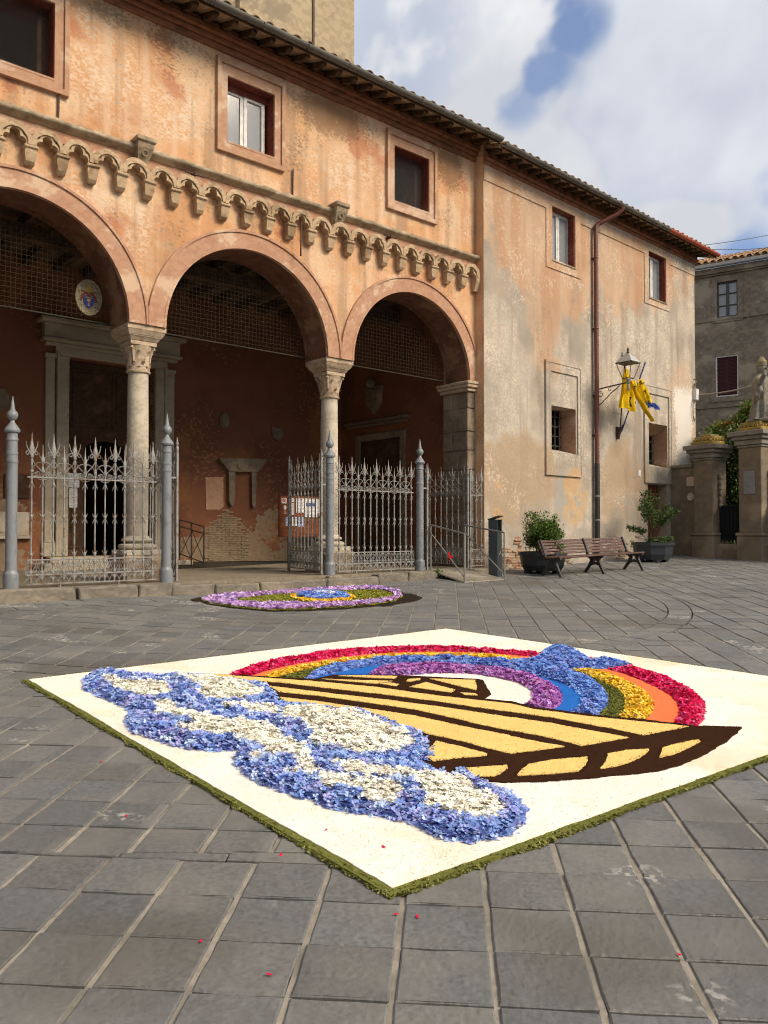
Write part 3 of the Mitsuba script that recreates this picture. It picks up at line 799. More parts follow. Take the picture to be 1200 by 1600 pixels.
shaft = lathe([(.168, 0), (.172, .4), (.172, 1.1), (.167, 1.9), (.158, 2.6), (.150, 2.76)], 40)
capm, abam = capital_mesh(), abacus_mesh()
basem = cat([lathe([(.185, .19), (.195, .2), (.2, .215), (.235, .22), (.25, .24), (.235, .265), (.205, .275), (.19, .29), (.18, .31)], 40),
             lathe([(.23, .09), (.275, .10), (.295, .13), (.29, .165), (.25, .185), (.21, .19)], 40), bev(-.30, .30, -.30, .30, 0, .09, .012)])
for uc in (-7.19, -3.345, .49):
    col = uniq(AR + '__column')
    f = Frame(W.P(uc, -.345, 0), ANG)
    z = 1.10
    rub = bev(-.34, .34, -.36, .36, .3, z, .04).subdivide().subdivide().subdivide()
    vv = rub.vertices
    vv = vv + (meshkit.fbm(vv * 7 + uc, 3) - .5)[:, None] * np.array([.11, .11, .03])
    rub.vertices = vv
    add('foot', f.m(rub), 'stone_rubble', col, smooth=40, label='rough masonry foot')
    add('base', f.m(moved(basem, dz=z - .005)), 'stone_marble', col, smooth=40)
    add('shaft', f.m(moved(shaft, dz=z + .295)), 'stone_column', col, smooth=40)
    add('capital', f.m(moved(capm, dz=z + .295 + 2.755 - .14)), 'stone_capital', col, smooth=40)
    add('abacus', f.m(moved(abam, dz=ZS - .228)), 'stone_capital', col)
# end pilaster of dark blocks with an impost
pil = uniq(AR + '__pilaster')
z = .55
kk = 0
while z < ZS - .30:
    h = R.choice((.34, .42, .50))
    h = min(h, ZS - .22 - z)
    cuts = [-.78, -.30 if kk % 2 else -.48, 0.0]
    for a, b in zip(cuts[:-1], cuts[1:]):
        add('block', W.box(3.985 + R.uniform(-.012, .012), 4.40, a + .006, b - .006 if b else R.uniform(-.015, .01), z + .006, z + h - .006, .018), 'stone_dark', pil)
    z += h
    kk += 1
add('impost', cat([W.box(3.93, 4.42, -.82, .05, ZS - .215, ZS - .14, .01), W.box(3.89, 4.42, -.86, .10, ZS - .14, ZS - .07, .012), W.box(3.87, 4.42, -.88, .12, ZS - .07, ZS - .004, .012)]), 'stone_capital', pil)
add('wall', W.box(4.0, 4.355, -WT, -.03, .2, ZS), 'stone_dark', AR)

# corbel frieze: one arch and its foot per piece
Pp = .445
outer = Point(Pp / 2, 7.03).buffer(.235, 24).intersection(sbox(0, 7.0, Pp, 7.3)).union(sbox(0, 6.93, Pp, 7.03))
hole = unary_union([Point(Pp / 2, 7.105).buffer(.068, 16), Point(Pp / 2 - .083, 7.005).buffer(.068, 16), Point(Pp / 2 + .083, 7.005).buffer(.068, 16), sbox(Pp / 2 - .145, 6.9, Pp / 2 + .145, 7.0), sbox(Pp / 2 - .07, 6.95, Pp / 2 + .07, 7.09)])
arch_p = outer.difference(hole)
mould = outer.intersection(Point(Pp / 2, 7.03).buffer(.24, 24)).difference(Point(Pp / 2, 7.02).buffer(.168, 24)).difference(sbox(0, 6.9, Pp, 6.99))
mould2 = hole.buffer(.038, 8).difference(hole).intersection(outer).difference(sbox(0, 6.8, Pp, 6.96))


def corbel(u0, seed):
    a = [W.ext(affinity.translate(arch_p, u0, 0), -.02, .125), W.ext(affinity.translate(mould, u0, 0), .11, .175), W.ext(affinity.translate(mould2, u0, 0), .11, .15)]
    w = NR.uniform(-.008, .008, 4)
    foot = hull([(u0 + s * (.082 if z > 6.8 else .06), y, z) for s in (-1, 1) for y, z in ((-.02, 6.94), (.165, 6.94), (.15, 6.86), (-.02, 6.72 + w[0]), (.085 + w[1], 6.72 + w[0]), (.125, 6.76))])
    cap_ = bev(u0 - .10, u0 + .10, -.02, .19, 6.93, 6.975, .012)
    m = cat(a + [W.m(foot), W.m(cap_)])
    v = m.vertices
    q_ = np.c_[meshkit.fbm(v * 11 + seed, 3, 2), meshkit.fbm(v * 11 + seed, 3, 12), meshkit.fbm(v * 11 + seed, 3, 22)] - .5
    m.vertices = v + q_ * .030
    return m


us = [-7.84 + Pp * i for i in range(28)]
us = [u for u in us if u < 4.28]
for i, u0 in enumerate(us):
    if u0 + Pp < 4.40:
        add('corbel', corbel(u0, i * 1.7), 'stone_corbel', AR)
last = us[-1] if us[-1] + Pp >= 4.40 else us[-1] + Pp
add('corbel', W.m(hull([(last + s * .075, y, z) for s in (-1, 1) for y, z in ((-.02, 7.2), (.15, 7.2), (.165, 6.94), (-.02, 6.72), (.09, 6.72))])), 'stone_corbel', AR)
# band and string course
add('frieze_band', W.box(-13, 4.26, 0, .035, 7.20, 7.38), 'stone_arch', AR)
prof = [(-.01, 7.37), (.06, 7.375), (.075, 7.40), (.12, 7.41), (.15, 7.43), (.16, 7.46), (.15, 7.495), (.11, 7.515), (.03, 7.525), (-.01, 7.53)]
L = np.arange(-13, 4.285, .09)
v = np.array([[u, y, z] for u in L for y, z in prof])
v = v + (meshkit.fbm(v * 5, 3) - .5)[:, None] * np.array([0, .03, .022])
npf = len(prof)
f = []
for i in range(len(L) - 1):
    for j in range(npf - 1):
        a = i * npf + j
        f += [(a, a + 1, a + npf + 1), (a, a + npf + 1, a + npf)]
e = (len(L) - 1) * npf
f += [(e, e + j, e + j + 1) for j in range(1, npf - 1)]
add('string_course', W.m(trimesh.Trimesh(v, np.array(f), process=False)), 'stone_string', AR, smooth=50)
# carved spout blocks above the columns
for u0 in (-7.36, -3.50, .34):
    m = [hull([(u0 + s * (.13 if z > 7.4 else .075), y, z) for s in (-1, 1) for y, z in ((0, 7.52), (.27, 7.52), (.25, 7.44), (0, 7.22), (.12, 7.22))]), bev(u0 - .16, u0 + .16, 0, .30, 7.52, 7.60, .015)]
    sp = uniq(AR + '__water_spout')
    add('block', W.m(cat(m)), 'stone_string', sp)
    h = lathe([(.030, -.05), (.033, .0), (.035, .02), (.048, .022), (.052, .0)], 14, False)
    h.apply_transform(trimesh.transformations.rotation_matrix(math.radians(-115), (1, 0, 0)))
    add('mouth', W.m(moved(h, u0, .205, 7.37)), 'stone_string', sp)
# iron ties
for u0, zA, zB, w in ((-4.76, 7.55, 7.95, .03), (-.62, 7.55, 8.02, .03), (-.55, 6.42, 7.05, .19)):
    add('tie_rod', W.m(tube([(u0, w, zA), (u0 + .005, w + .004, zB)], .016, 6)), 'iron_rust', AR)
for u0, zz in ((-2.62, 7.31), (1.62, 7.30)):
    add('tie_anchor', W.m(cat([bev(u0 - .17, u0 + .17, .14, .17, zz - .012, zz + .012, .004), bev(u0 - .02, u0 + .02, 0, .19, zz - .03, zz + .03, .005)])), 'iron_rust', AR)

# the windows above the arches
for i, (a, b) in enumerate(WINS):
    wn = uniq(AR + '__window')
    o1 = sbox(a - .205, 7.915, b + .205, 9.53).difference(sbox(a, 8.10, b, 9.25))
    o2 = sbox(a - .205, 7.915, b + .205, 9.53).difference(sbox(a - .135, 8.0, b + .135, 9.43))
    add('surround', cat([W.ext(o1, 0, .035), W.ext(o2, .03, .07)]), 'frame_orange', wn)
    add('sill', W.box(a - .01, b + .01, -.30, .042, 8.085, 8.125, .006), 'frame_orange', wn)
    rv = sbox(a, 8.10, b, 9.25)
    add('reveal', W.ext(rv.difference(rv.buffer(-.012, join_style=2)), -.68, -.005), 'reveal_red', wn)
    if i == 1:
        z1, z2, wd = 8.125, 9.16, -.20
        add('lintel_board', W.box(a + .012, b - .012, wd - .05, wd + .03, 9.13, 9.24), 'reveal_red', wn)
        for s, (x0, x1) in enumerate(((a + .03, (a + b) / 2 - .03), ((a + b) / 2 - .025, b - .07))):
            lf = uniq(wn + '__leaf') if False else None
            fr = sbox(x0, z1, x1, z2).difference(sbox(x0 + .065, z1 + .07, x1 - .065, z2 - .07))
            add('casement', W.ext(fr, wd - .04, wd + .012 * s), 'white_wood', wn)
            add('pane', W.box(x0 + .05, x1 - .05, wd - .03, wd - .022, z1 + .06, z2 - .06), 'pane_glass', wn)
            add('curtain', W.box(x0 + .03, x1 - .03, wd - .10, wd - .09, z1 + .02, z2 - .02), 'curtain', wn)
    else:
        add('casement', W.box(b - .16, b - .10, -.30, -.25, 8.12, 9.24), 'wood_dark', wn)
        mesh = []
        step = .045
        for t in np.arange(-1.3, 1.3, step):
            for sgn in (1, -1):
                p0, p1 = np.array([(a + b) / 2 + t, 8.1]), np.array([(a + b) / 2 + t + sgn * 1.15 * .8, 9.25])
                seg = LineString([p0, p1]).intersection(sbox(a + .012, 8.125, b - .012, 9.24))
                if not seg.is_empty and seg.length > .02:
                    (x0, y0), (x1, y1) = seg.coords[0], seg.coords[-1]
                    mesh.append(tube([(x0, -.18 + sgn * .003, y0), (x1, -.18 + sgn * .003, y1)], .0030, 3))
        add('wire_mesh', W.m(cat(mesh)), 'iron_dark', wn, kind='stuff')

# cornice, rafters, eave boards, tiles, gutter
SL = math.tan(math.radians(19))


def cornice(F, u0, u1, z, steps, mat, parent):
    add('cornice', cat([F.box(u0, u1, 0, w, za, zb, .012) for w, za, zb in steps]), mat, parent)


cornice(W, -13, 4.40, 9.6, ((.05, 9.62, 9.72), (.10, 9.725, 9.80), (.17, 9.805, 9.90), (.12, 9.905, 10.0)), 'cornice_paint', AR)


def tile_mesh(r0, r1, Ln):
    """a barrel cover tile along +y, arch up"""
    v, f = [], []
    t = np.linspace(0, math.pi, 9)
    for rr, y in ((r0, 0), (r1, Ln)):
        for th in (0.016, 0):
            v += [((rr - th) * math.cos(x), y, (rr - th) * math.sin(x) * .85) for x in t]
    n = 9
    for i in range(n - 1):
        f += [(i, i + 1, 2 * n + i + 1), (i, 2 * n + i + 1, 2 * n + i), (n + i, 3 * n + i + 1, n + i + 1), (n + i, 3 * n + i, 3 * n + i + 1), (i, n + i + 1, i + 1), (i, n + i, n + i + 1)]
    return trimesh.Trimesh(np.array(v), np.array(f), process=False)


def eaves(F, u0, u1, zg, wg, parent, gut, gsplit=None, gmat2=None, back=6.0):
    """rafters from the wall out to the gutter, boards, tiles"""
    zr = lambda w: zg + (wg - w) * SL
    u = u0 + .1
    while u < u1 - .05:
        pts = [(u + s, w, zr(w) - dz) for s in (-.045, .045) for w, dz in ((-.2, 0), (-.2, .11), (wg - .06, 0), (wg - .06, .05), (wg - .16, .11))]
        add('rafter', F.m(hull(pts)), 'wood_beam', parent)
        u += .36
    u = u0
    while u < u1 - .1:
        for w0_, w1_ in ((-.1, .33), (.335, wg + .02)):
            add('eave_slab', F.m(hull([(uu, w, zr(w) + d) for uu in (u + .006, u + .354) for w in (w0_, w1_) for d in (0.002, .03)])), 'eave_clay', parent)
        u += .36
    add('roof_deck', F.m(hull([(uu, w, zr(w) + d) for uu in (u0, u1) for w in (-back, wg + .03) for d in (.034, .07)])), 'roof_tile_clay', parent)
    add('fascia', F.m(hull([(uu, wg + .02 + e, zr(wg) + d) for uu in (u0, u1) for e in (0, .025) for d in (-.03, .06)])), 'wood_beam', parent)
    tm = tile_mesh(.105, .085, .46)
    sl = trimesh.transformations.rotation_matrix(math.atan(SL), (1, 0, 0))
    tm.apply_transform(sl)
    n = int((u1 - u0 - .1) / .27)
    rest = []
    for row in range(8):
        w = wg + .09 - row * .40
        for i in range(n):
            uu = u0 + .12 + i * .27 + R.uniform(-.012, .012)
            t_ = turned(tm, R.uniform(-3, 3))
            t_ = moved(t_, 0, 0, 0)
            a = t_.copy()
            a.vertices = np.c_[a.vertices[:, 0] + uu, w - a.vertices[:, 1], a.vertices[:, 2] + zr(w) + .085 + R.uniform(-.008, .008)]
            if row < 2:
                add('roof_tile', F.m(a), 'roof_tile_clay', parent)
            else:
                rest.append(F.m(a))
    add('upper_tiles', cat(rest), 'roof_tile_clay', parent, kind='stuff')
    # half round gutter
    t = np.linspace(math.pi, 2 * math.pi, 9)
    r = .075
    pr = [(wg + .10 + r * math.cos(x), zg + .055 + r * math.sin(x)) for x in t] + [(wg + .10 + (r - .012) * math.cos(x), zg + .055 + (r - .012) * math.sin(x)) for x in t[::-1]]
    spans = [(u0, u1, gut)] if gsplit is None else [(u0, gsplit, gut), (gsplit, u1, gmat2)]
    for a, b, mt in spans:
        g = extr(Polygon(pr), b - a)
        v = g.vertices
        g.vertices = np.c_[v[:, 2] + a, v[:, 0], v[:, 1]]
        add('gutter', F.m(g), mt, parent)
    u = u0 + .5
    while u < u1:
        add('gutter_bracket', F.m(tube([(u, wg + .01, zg + .075), (u, wg + .10 + .085 * math.cos(math.radians(215)), zg + .055 - .05), (u, wg + .10, zg - .03), (u, wg + .185, zg + .04)], .008, 4)), 'iron_dark', parent)
        u += .9


eaves(W, -13, 4.30, 9.86, .62, AR, 'gutter_metal')
# ceiling, beams, back wall with the church door, end walls
add('ceiling', W.box(-13, 4.4, -5.3, -WT, 7.05, 7.2), 'ceiling_boards', AR)
for u0 in np.arange(-12.5, 4.2, .62):
    add('ceiling_beam', W.box(u0, u0 + .15, -5.0, -WT, 6.86, 7.045), 'wood_beam', AR)
add('girder', W.box(-13, 4.3, -2.9, -2.6, 6.6, 6.855), 'wood_beam', AR)
DOOR = sbox(-2.86, .9, -.96, 5.09)
back = sbox(-13, .2, 4.4, 7.1).difference(DOOR)
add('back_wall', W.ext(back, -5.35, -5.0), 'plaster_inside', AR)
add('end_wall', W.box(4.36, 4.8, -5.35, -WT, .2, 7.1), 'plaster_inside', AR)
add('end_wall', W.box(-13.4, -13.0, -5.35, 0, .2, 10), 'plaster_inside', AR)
portal = uniq(AR + '__portal')
for s, (ji, jo, pi_, po) in enumerate(((-2.86, -3.12, -3.14, -3.33), (-.96, -.70, -.68, -.49))):
    a, b = sorted((ji, jo))
    add('jamb', cat([W.box(a, b, -5.2, -4.90, .95, 5.12, .012), W.box(*sorted((jo, jo + (.05 if s == 0 else -.05))), -5.1, -4.86, .95, 5.2, .008)]), 'stone_portal', portal)
    a, b = sorted((pi_, po))
    add('pilaster', cat([W.box(a, b, -5.1, -4.93, 1.28, 5.05, .01), W.box(a - .03, b + .03, -5.1, -4.88, .95, 1.24, .012), W.box(a - .015, b + .015, -5.1, -4.9, 1.24, 1.29, .01), W.box(a - .02, b + .02, -5.1, -4.89, 5.05, 5.14, .01)]), 'stone_portal', portal)
add('lintel', cat([W.box(-3.14, -.68, -5.2, -4.89, 5.123, 5.30, .012), W.box(-3.36, -.46, -5.1, -4.84, 5.30, 5.37, .015), W.box(-3.44, -.38, -5.1, -4.74, 5.37, 5.45, .02), W.box(-3.40, -.42, -5.1, -4.80, 5.45, 5.75, .01), W.box(-3.5, -.32, -5.1, -4.66, 5.75, 5.85, .02)]), 'stone_portal', portal)
add('doorstep', cat([W.box(-3.5, -.3, -5.3, -4.35, .5, .82, .015), W.box(-3.3, -.5, -5.3, -4.65, .5, .945, .015)]), 'stone_portal', portal)
dr_ = uniq(AR + '__church_door')
WK = sbox(-2.45, .94, -1.55, 3.18).union(affinity.scale(Point(-2.0, 3.18).buffer(.45, 16), 1, .55))
leafp = DOOR.buffer(-.01).difference(WK)
add('door_leaf', W.ext(leafp, -5.25, -5.18), 'wood_dark', dr_)
for (x0, x1, z0_, z1_) in ((-2.80, -2.52, 1.1, 3.2), (-1.48, -1.02, 1.1, 2.0), (-1.48, -1.02, 2.15, 3.3), (-2.8, -2.0, 3.7, 4.95), (-1.85, -1.02, 3.7, 4.95)):
    add('panel', cat([W.box(x0, x1, -5.19, -5.155, z0_, z1_, .02), W.box(x0 + .08, x1 - .08, -5.16, -5.135, z0_ + .08, z1_ - .08, .012)]), 'wood_dark', dr_)
# the nave behind the door and the loft behind the windows: closed rooms
add('nave', cat([W.box(-6.2, 2.2, -14.2, -14.0, .5, 8), W.box(-6.3, -6.2, -14, -5.4, .5, 8), W.box(2.2, 2.3, -14, -5.4, .5, 8), W.box(-6.3, 2.3, -14.2, -5.4, 7.9, 8.0), W.box(-6.3, 2.3, -14, -5.3, .6, .9)]), 'room_plaster', AR)
add('loft', cat([W.box(-13, 4.3, -4.6, -4.5, 7.2, 9.75), W.box(-13, 4.3, -4.5, -WT - .01, 9.65, 9.75), W.box(-13.1, -13, -4.5, -WT, 7.2, 9.75), W.box(4.3, 4.36, -4.5, -WT, 7.2, 9.75), W.box(-3.45, -3.4, -4.5, -WT, 7.2, 9.65), W.box(.4, .45, -4.5, -WT, 7.2, 9.65)]), 'room_plaster', AR)
# shallow relief and plaques on the back wall
cons = uniq(AR + '__wall_console')
add('shelf', W.ext(Polygon([(.64, 3.20), (1.92, 3.26), (1.90, 3.16), (1.70, 2.92), (1.15, 2.90), (.90, 2.90), (.68, 3.12)]), -5.0, -4.86), 'stone_dark', cons)
for x0, x1, z0_ in ((.90, 1.08, 2.06), (1.53, 1.67, 2.02)):
    add('leg', W.ext(Polygon([(x0, 2.91), (x1, 2.91), (x1 - .02, z0_ + .1), ((x0 + x1) / 2, z0_), (x0 + .02, z0_ + .1)]), -5.0, -4.90), 'stone_dark', cons)
add('shield', W.ext(affinity.scale(Point(1.24, 3.05).buffer(.12, 16), 1.2, .9), -4.87, -4.83), 'stone_dark', cons)
add('wall_medallion', cat([W.ext(affinity.scale(Point(.82, 4.11).buffer(.2, 20), .62, 1), -5.0, -4.95), W.ext(affinity.scale(Point(.82, 4.11).buffer(.15, 20), .62, 1), -4.96, -4.92)]), 'stone_dark', AR)
add('wall_medallion', W.ext(affinity.scale(Point(-4.16, 4.08).buffer(.22, 20), .62, 1), -5.0, -4.93), 'stone_dark', AR)
add('wall_shield', W.ext(Polygon([(2.14, 4.08), (2.3, 4.04), (2.46, 4.1), (2.47, 3.88), (2.33, 3.72), (2.16, 3.82)]), -5.0, -4.94), 'stone_dark', AR)
add('plaster_patch', W.ext(Polygon([(.33, 2.74), (.80, 2.76), (.81, 2.05), (.70, 1.98), (.35, 1.98)]), -5.0, -4.985), 'frame_orange', AR)
add('niche_panel', cat([W.box(-4.10, -3.62, -5.0, -4.96, 2.13, 2.62, .01)]), 'wood_dark', AR)
add('wall_relief', cat([W.box(-4.6, -3.62, -5.0, -4.95, 1.38, 1.86, .015), W.box(-4.65, -3.58, -5.0, -4.88, 1.32, 1.385, .01), W.ext(Point(-4.1, 1.62).buffer(.17, 14), -4.96, -4.91)]), 'stone_marble', AR)
bp = Polygon([(.44, .70), (1.36, .70), (1.46, 1.0), (1.42, 1.32), (1.30, 1.46), (1.29, 1.72), (1.16, 1.82), (1.0, 1.80), (.95, 2.04), (.80, 2.02), (.70, 1.82), (.52, 1.66), (.30, 1.56), (.34, 1.2)])
rows = []
zz = .70
r_ = 0
while zz < 2.05:
    x = .2 + (.11 if r_ % 2 else 0)
    while x < 1.5:
        b_ = sbox(x + .004, zz + .004, x + .216, zz + .038)
        if bp.contains(b_.centroid):
            d = R.uniform(.006, .028)
            rows.append(W.box(x + .004, x + .216, -5.0, -5.0 + d, zz + .004, zz + .038, .004))
        x += .22
    zz += .043
    r_ += 1
add('exposed_bricks', cat(rows), 'brick_pale', AR, kind='stuff', label='patch of bare bricks low on the inner wall')
# end wall: small door, moulding and carved arms
ed = uniq(AR + '__side_door')
EW = Frame(W.P(4.36, 0, 0), ANG - 90)


def ebox(d0, d1, o, z0_, z1_, b=.01):
    return W.box(4.36 - o, 4.38, -d1, -d0, z0_, z1_, b)


add('frame', cat([ebox(2.42, 2.60, .06, .7, 3.95), ebox(4.16, 4.34, .06, .7, 3.95), ebox(2.6, 4.16, .06, 3.78, 3.95)]), 'stone_dark', ed)
add('door_leaf', cat([ebox(2.61, 3.37, .02, .7, 3.77), ebox(3.39, 4.15, .02, .7, 3.77)]), 'wood_dark', ed)
add('moulding', cat([ebox(2.3, 4.75, .13, 4.22, 4.30), ebox(2.36, 4.7, .08, 4.14, 4.22)]), 'stone_dark', ed)
arms = hull([(4.36 - o, -y, z) for o, s in ((0, 1), (.10, .7)) for y, z in ((3.64 - .34 * s, 4.85 + .32 * s), (3.64 + .34 * s, 4.85 + .32 * s), (3.64 + .32 * s, 4.7), (3.64 - .32 * s, 4.7), (3.64, 4.85 - .42 * s))])
add('carved_arms', cat([W.m(arms), W.m(moved(trimesh.creation.icosphere(2, .13), 4.24, -3.64, 5.24)), W.m(hull([(4.28, -3.64 + y, 5.1 + z) for y in (-.3, .3) for z in (-.04, .05)] + [(4.36, -3.64 + y, 5.1 + z) for y in (-.36, .36) for z in (-.08, .05)]))]), 'stone_dark', AR)

# bird netting in the arches
for ci, c in enumerate(CEN[1:]):
    net = []
    cl = Polygon(arc(c, RAD - .01)).union(sbox(c - RAD + .01, ZS + .02, c + RAD - .01, ZS + .08))
    wn = -.55
    for x in np.arange(c - RAD, c + RAD, .075):
        s = LineString([(x, ZS + .06), (x, ZS + 2)]).intersection(cl)
        if s.length > .05:
            b = s.bounds
            net.append(tube([(b[0], wn, b[1]), (b[0] + .004, wn + .012, (b[1] + b[3]) / 2), (b[0], wn, b[3])], .0022, 3))
    for z in np.arange(ZS + .06, ZS + RAD, .075):
        s = LineString([(c - 2, z), (c + 2, z)]).intersection(cl)
        if s.length > .05:
            b = s.bounds
            net.append(tube([(b[0], wn, z), ((b[0] + b[2]) / 2, wn + .012, z - .006), (b[2], wn, z)], .0022, 3))
    net.append(tube([(c - RAD + .01, wn, ZS + .06), (c + RAD - .01, wn, ZS + .05)], .011, 5))
    add('bird_net', W.m(cat(net)), 'net_wire', AR, kind='stuff', label='wire bird netting stretched across the arch')

# ------------------------------------------------------------------ the side wing
WG = thing('side_wing', 'plain wing with patched ochre and grey plaster, barred low windows and tiled eave', 'building')
UL = 9.80
UPW = [(2.51, 3.48), (7.06, 8.03)]
LOW = [(2.46, 3.49, 3.36), (7.0, 8.07, 3.26)]
vw = sbox(0, .2, UL, 9.95)
vh = [sbox(a, 7.97, b, 9.28) for a, b in UPW] + [sbox(a, z, b, 4.47) for a, b, z in LOW] + [sbox(6.94, .2, 8.02, 2.77)]
add('wall', V.ext(vw.difference(unary_union(vh)), -.5, 0), 'plaster_wing', WG)
add('return_wall', V.box(0.0, .5, -1.2, -.501, .2, 9.95), 'plaster_orange', WG)
add('return_face', V.box(-.004, .0, -.5, -.002, .2, 9.95), 'plaster_orange', WG)
add('gable_wall', V.box(UL - .5, UL, -9, -.5, .2, 10.2), 'plaster_wing', WG)
# shallow band above the sunk panel with the windows' plaster frames hanging in it
bandp = sbox(.0, 9.16, UL, 9.62)
fr = [sbox(2.27, 7.76, 3.72, 9.17), sbox(6.83, 7.78, 8.25, 9.17)]
bandp = unary_union([bandp] + fr).difference(unary_union(vh))
add('frieze', V.ext(bandp, 0, .022), 'plaster_wing', WG)
cornice(V, -.02, UL + .12, 9.4, ((.05, 9.50, 9.58), (.09, 9.585, 9.66), (.05, 9.665, 9.8)), 'cornice_paint', WG)
for i, (a, b) in enumerate(UPW):
    wn = uniq(WG + '__window')
    z0_, z1_ = 7.97, 9.28
    rv = sbox(a, z0_, b, z1_)
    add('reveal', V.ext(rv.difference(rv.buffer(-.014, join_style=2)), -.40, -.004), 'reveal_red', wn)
    add('sill', V.box(a - .01, b + .01, -.2, .045, z0_ - .03, z0_ + .012, .006), 'stone_string', wn)
    w = -.17
    for x0, x1 in ((a + .02, (a + b) / 2 - .004), ((a + b) / 2 + .004, b - .02)):
        frp = sbox(x0, z0_ + .02, x1, z1_ - .02).difference(sbox(x0 + .06, z0_ + .09, x1 - .06, z1_ - .09))
        add('casement', V.ext(frp, w - .045, w), 'white_wood', wn)
        add('pane', V.box(x0 + .05, x1 - .05, w - .035, w - .028, z0_ + .08, z1_ - .08), 'pane_glass', wn)
        add('curtain', V.box(x0 + .02, x1 - .02, w - .1, w - .09, z0_ + .03, z1_ - .03), 'curtain', wn)
    sh = uniq(wn + '__shutter') if False else None
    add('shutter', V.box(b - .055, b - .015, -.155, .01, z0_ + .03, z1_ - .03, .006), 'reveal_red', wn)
for i, (a, b, zb) in enumerate(LOW):
    wn = uniq(WG + '__barred_window')
    oz0, oz1 = 2.80, 5.53
    x0, x1 = a - .26, b + .20
    fp = sbox(x0, oz0, x1, oz1).difference(sbox(a - .04, zb - .02, b + .05, 5.29))
    add('surround', V.ext(fp, 0, .035), 'plaster_wing', wn)
    add('edge_roll', V.ext(sbox(x0, oz0, x1, oz1).difference(sbox(x0 + .045, oz0 + .045, x1 - .045, oz1 - .045)), .033, .05), 'plaster_wing', wn)
    sl = hull([(u, w, z) for u in (a, b) for w, z in ((0, zb - .02), (0, zb - .3), (-.02, zb + .0), (-.42, zb + .12), (-.42, zb - .3))] + [(u, .03, zb - .04) for u in (a - .03, b + .03)])
    add('sloped_sill', V.m(sl), 'plaster_wing', wn)
    add('lintel_slope', V.m(hull([(u, w, z) for u in (a, b) for w, z in ((0, 4.47), (-.45, 4.47), (-.45, 4.2 if i else 4.47))])), 'frame_wing', wn)
    for s, uu in ((-1, a), (1, b)):
        add('reveal', V.box(uu - .006, uu + .006, -.48, -.003, zb, 4.47), 'frame_wing' if s < 0 else 'stone_arch', wn)
    for x in np.linspace(a + .14, b - .14, 5):
        add('bar', V.box(x - .012, x + .012, -.412, -.388, zb, 4.47), 'iron_dark', wn)
    for z in np.linspace(zb + .22, 4.3, 4):
        add('cross_bar', V.box(a, b, -.425, -.405, z - .012, z + .012), 'iron_dark', wn)
add('ground_floor_room', cat([V.box(.6, 9.25, -3.6, -3.5, .5, 5.3), V.box(.6, 9.25, -3.5, -.505, 5.2, 5.3), V.box(.6, 9.25, -3.5, -.505, .5, .6), V.box(.5, .6, -3.5, -.505, .5, 5.3), V.box(9.25, 9.29, -3.5, -.505, .5, 5.3), V.box(5.3, 5.4, -3.5, -.505, .5, 5.3)]), 'room_plaster', WG)
dd = uniq(WG + '__door')
add('leaf', V.box(6.95, 7.46, -.30, -.25, .6, 2.76, .006), 'door_wood', dd)
add('leaf', V.box(7.475, 8.01, -.30, -.25, .6, 2.76, .006), 'door_wood', dd)
for x0, x1 in ((7.02, 7.40), (7.55, 7.95)):
    for z0_, z1_ in ((.95, 1.65), (1.8, 2.55)):
        add('panel', V.box(x0, x1, -.26, -.232, z0_, z1_, .012), 'door_wood', dd)
add('reveal', cat([V.box(6.935, 6.945, -.49, -.002, .5, 2.77), V.box(8.015, 8.025, -.49, -.002, .5, 2.77)]), 'stone_rubble', dd)
add('threshold', V.box(6.9, 8.06, -.3, .06, .4, .86, .015), 'stone_step', dd)
# bare brick and plinth stones low on the wall
for (u0, u1, zt, dens) in ((.15, 1.35, 1.32, .85), (5.3, 6.85, 1.42, .35), (1.4, 5.2, .92, .45)):
    rows = []
    zz, r_ = .50, 0
    while zz < zt:
        x = u0 + (.12 if r_ % 2 else 0) + R.uniform(-.05, .05)
        while x < u1 - .1:
            L_ = R.uniform(.14, .30)
            if R.random() < dens and zz < zt - .25 * abs(math.sin(3 * x)) and zz > float(G(*V.P(x, 0, 0)[:2])) - .05:
                h = R.uniform(.034, .048)
                rows.append(V.box(x, x + L_ - .02, -.02, R.uniform(.006, .035), zz, zz + h, .006))
            x += L_
        zz += .062
        r_ += 1
    add('bare_brick', cat(rows), 'brick_red' if u0 < 1 else 'brick_pale', WG, kind='stuff', label='courses of bare bricks where the plaster has fallen')
add('buttress', V.m(hull([(u, w, z) for u in (8.75, 9.7) for w, z in ((0, .4), (.16, .4), (.13, 1.35), (0, 1.6))])), 'stone_rubble', WG)
# rainwater pipe
dp = uniq(WG + '__downpipe')
pu = 4.27
add('upper_pipe', V.m(tube([(pu + .42, .62, 9.68), (pu + .42, .60, 9.60), (pu + .36, .50, 9.50), (pu + .06, .16, 9.28), (pu, .10, 9.20), (pu, .10, 9.0), (pu, .10, 3.16)], .058, 14)), 'pipe_red', dp, smooth=40)
add('lower_pipe', V.m(tube([(pu, .10, 3.18), (pu, .10, .72)], .064, 14)), 'pipe_black', dp, smooth=40)
for z in (8.4, 6.6, 4.9, 3.9):
    add('pipe_clip', V.m(cat([lathe([(.064, z - .02), (.068, z), (.064, z + .02)], 14).apply_translation((pu, .10, 0)), bx(pu - .07, pu + .07, 0, .05, z - .012, z + .012)])), 'pipe_red', dp)
for z in (2.35, 1.75):
    add('pipe_ring', V.m(moved(lathe([(.070, z - .02), (.072, z), (.070, z + .02)], 14), pu, .10)), 'rail_metal', dp)
eaves(V, .02, UL + .42, 9.72, .45, WG, 'gutter_metal', 7.2, 'gutter_red', 5.0)
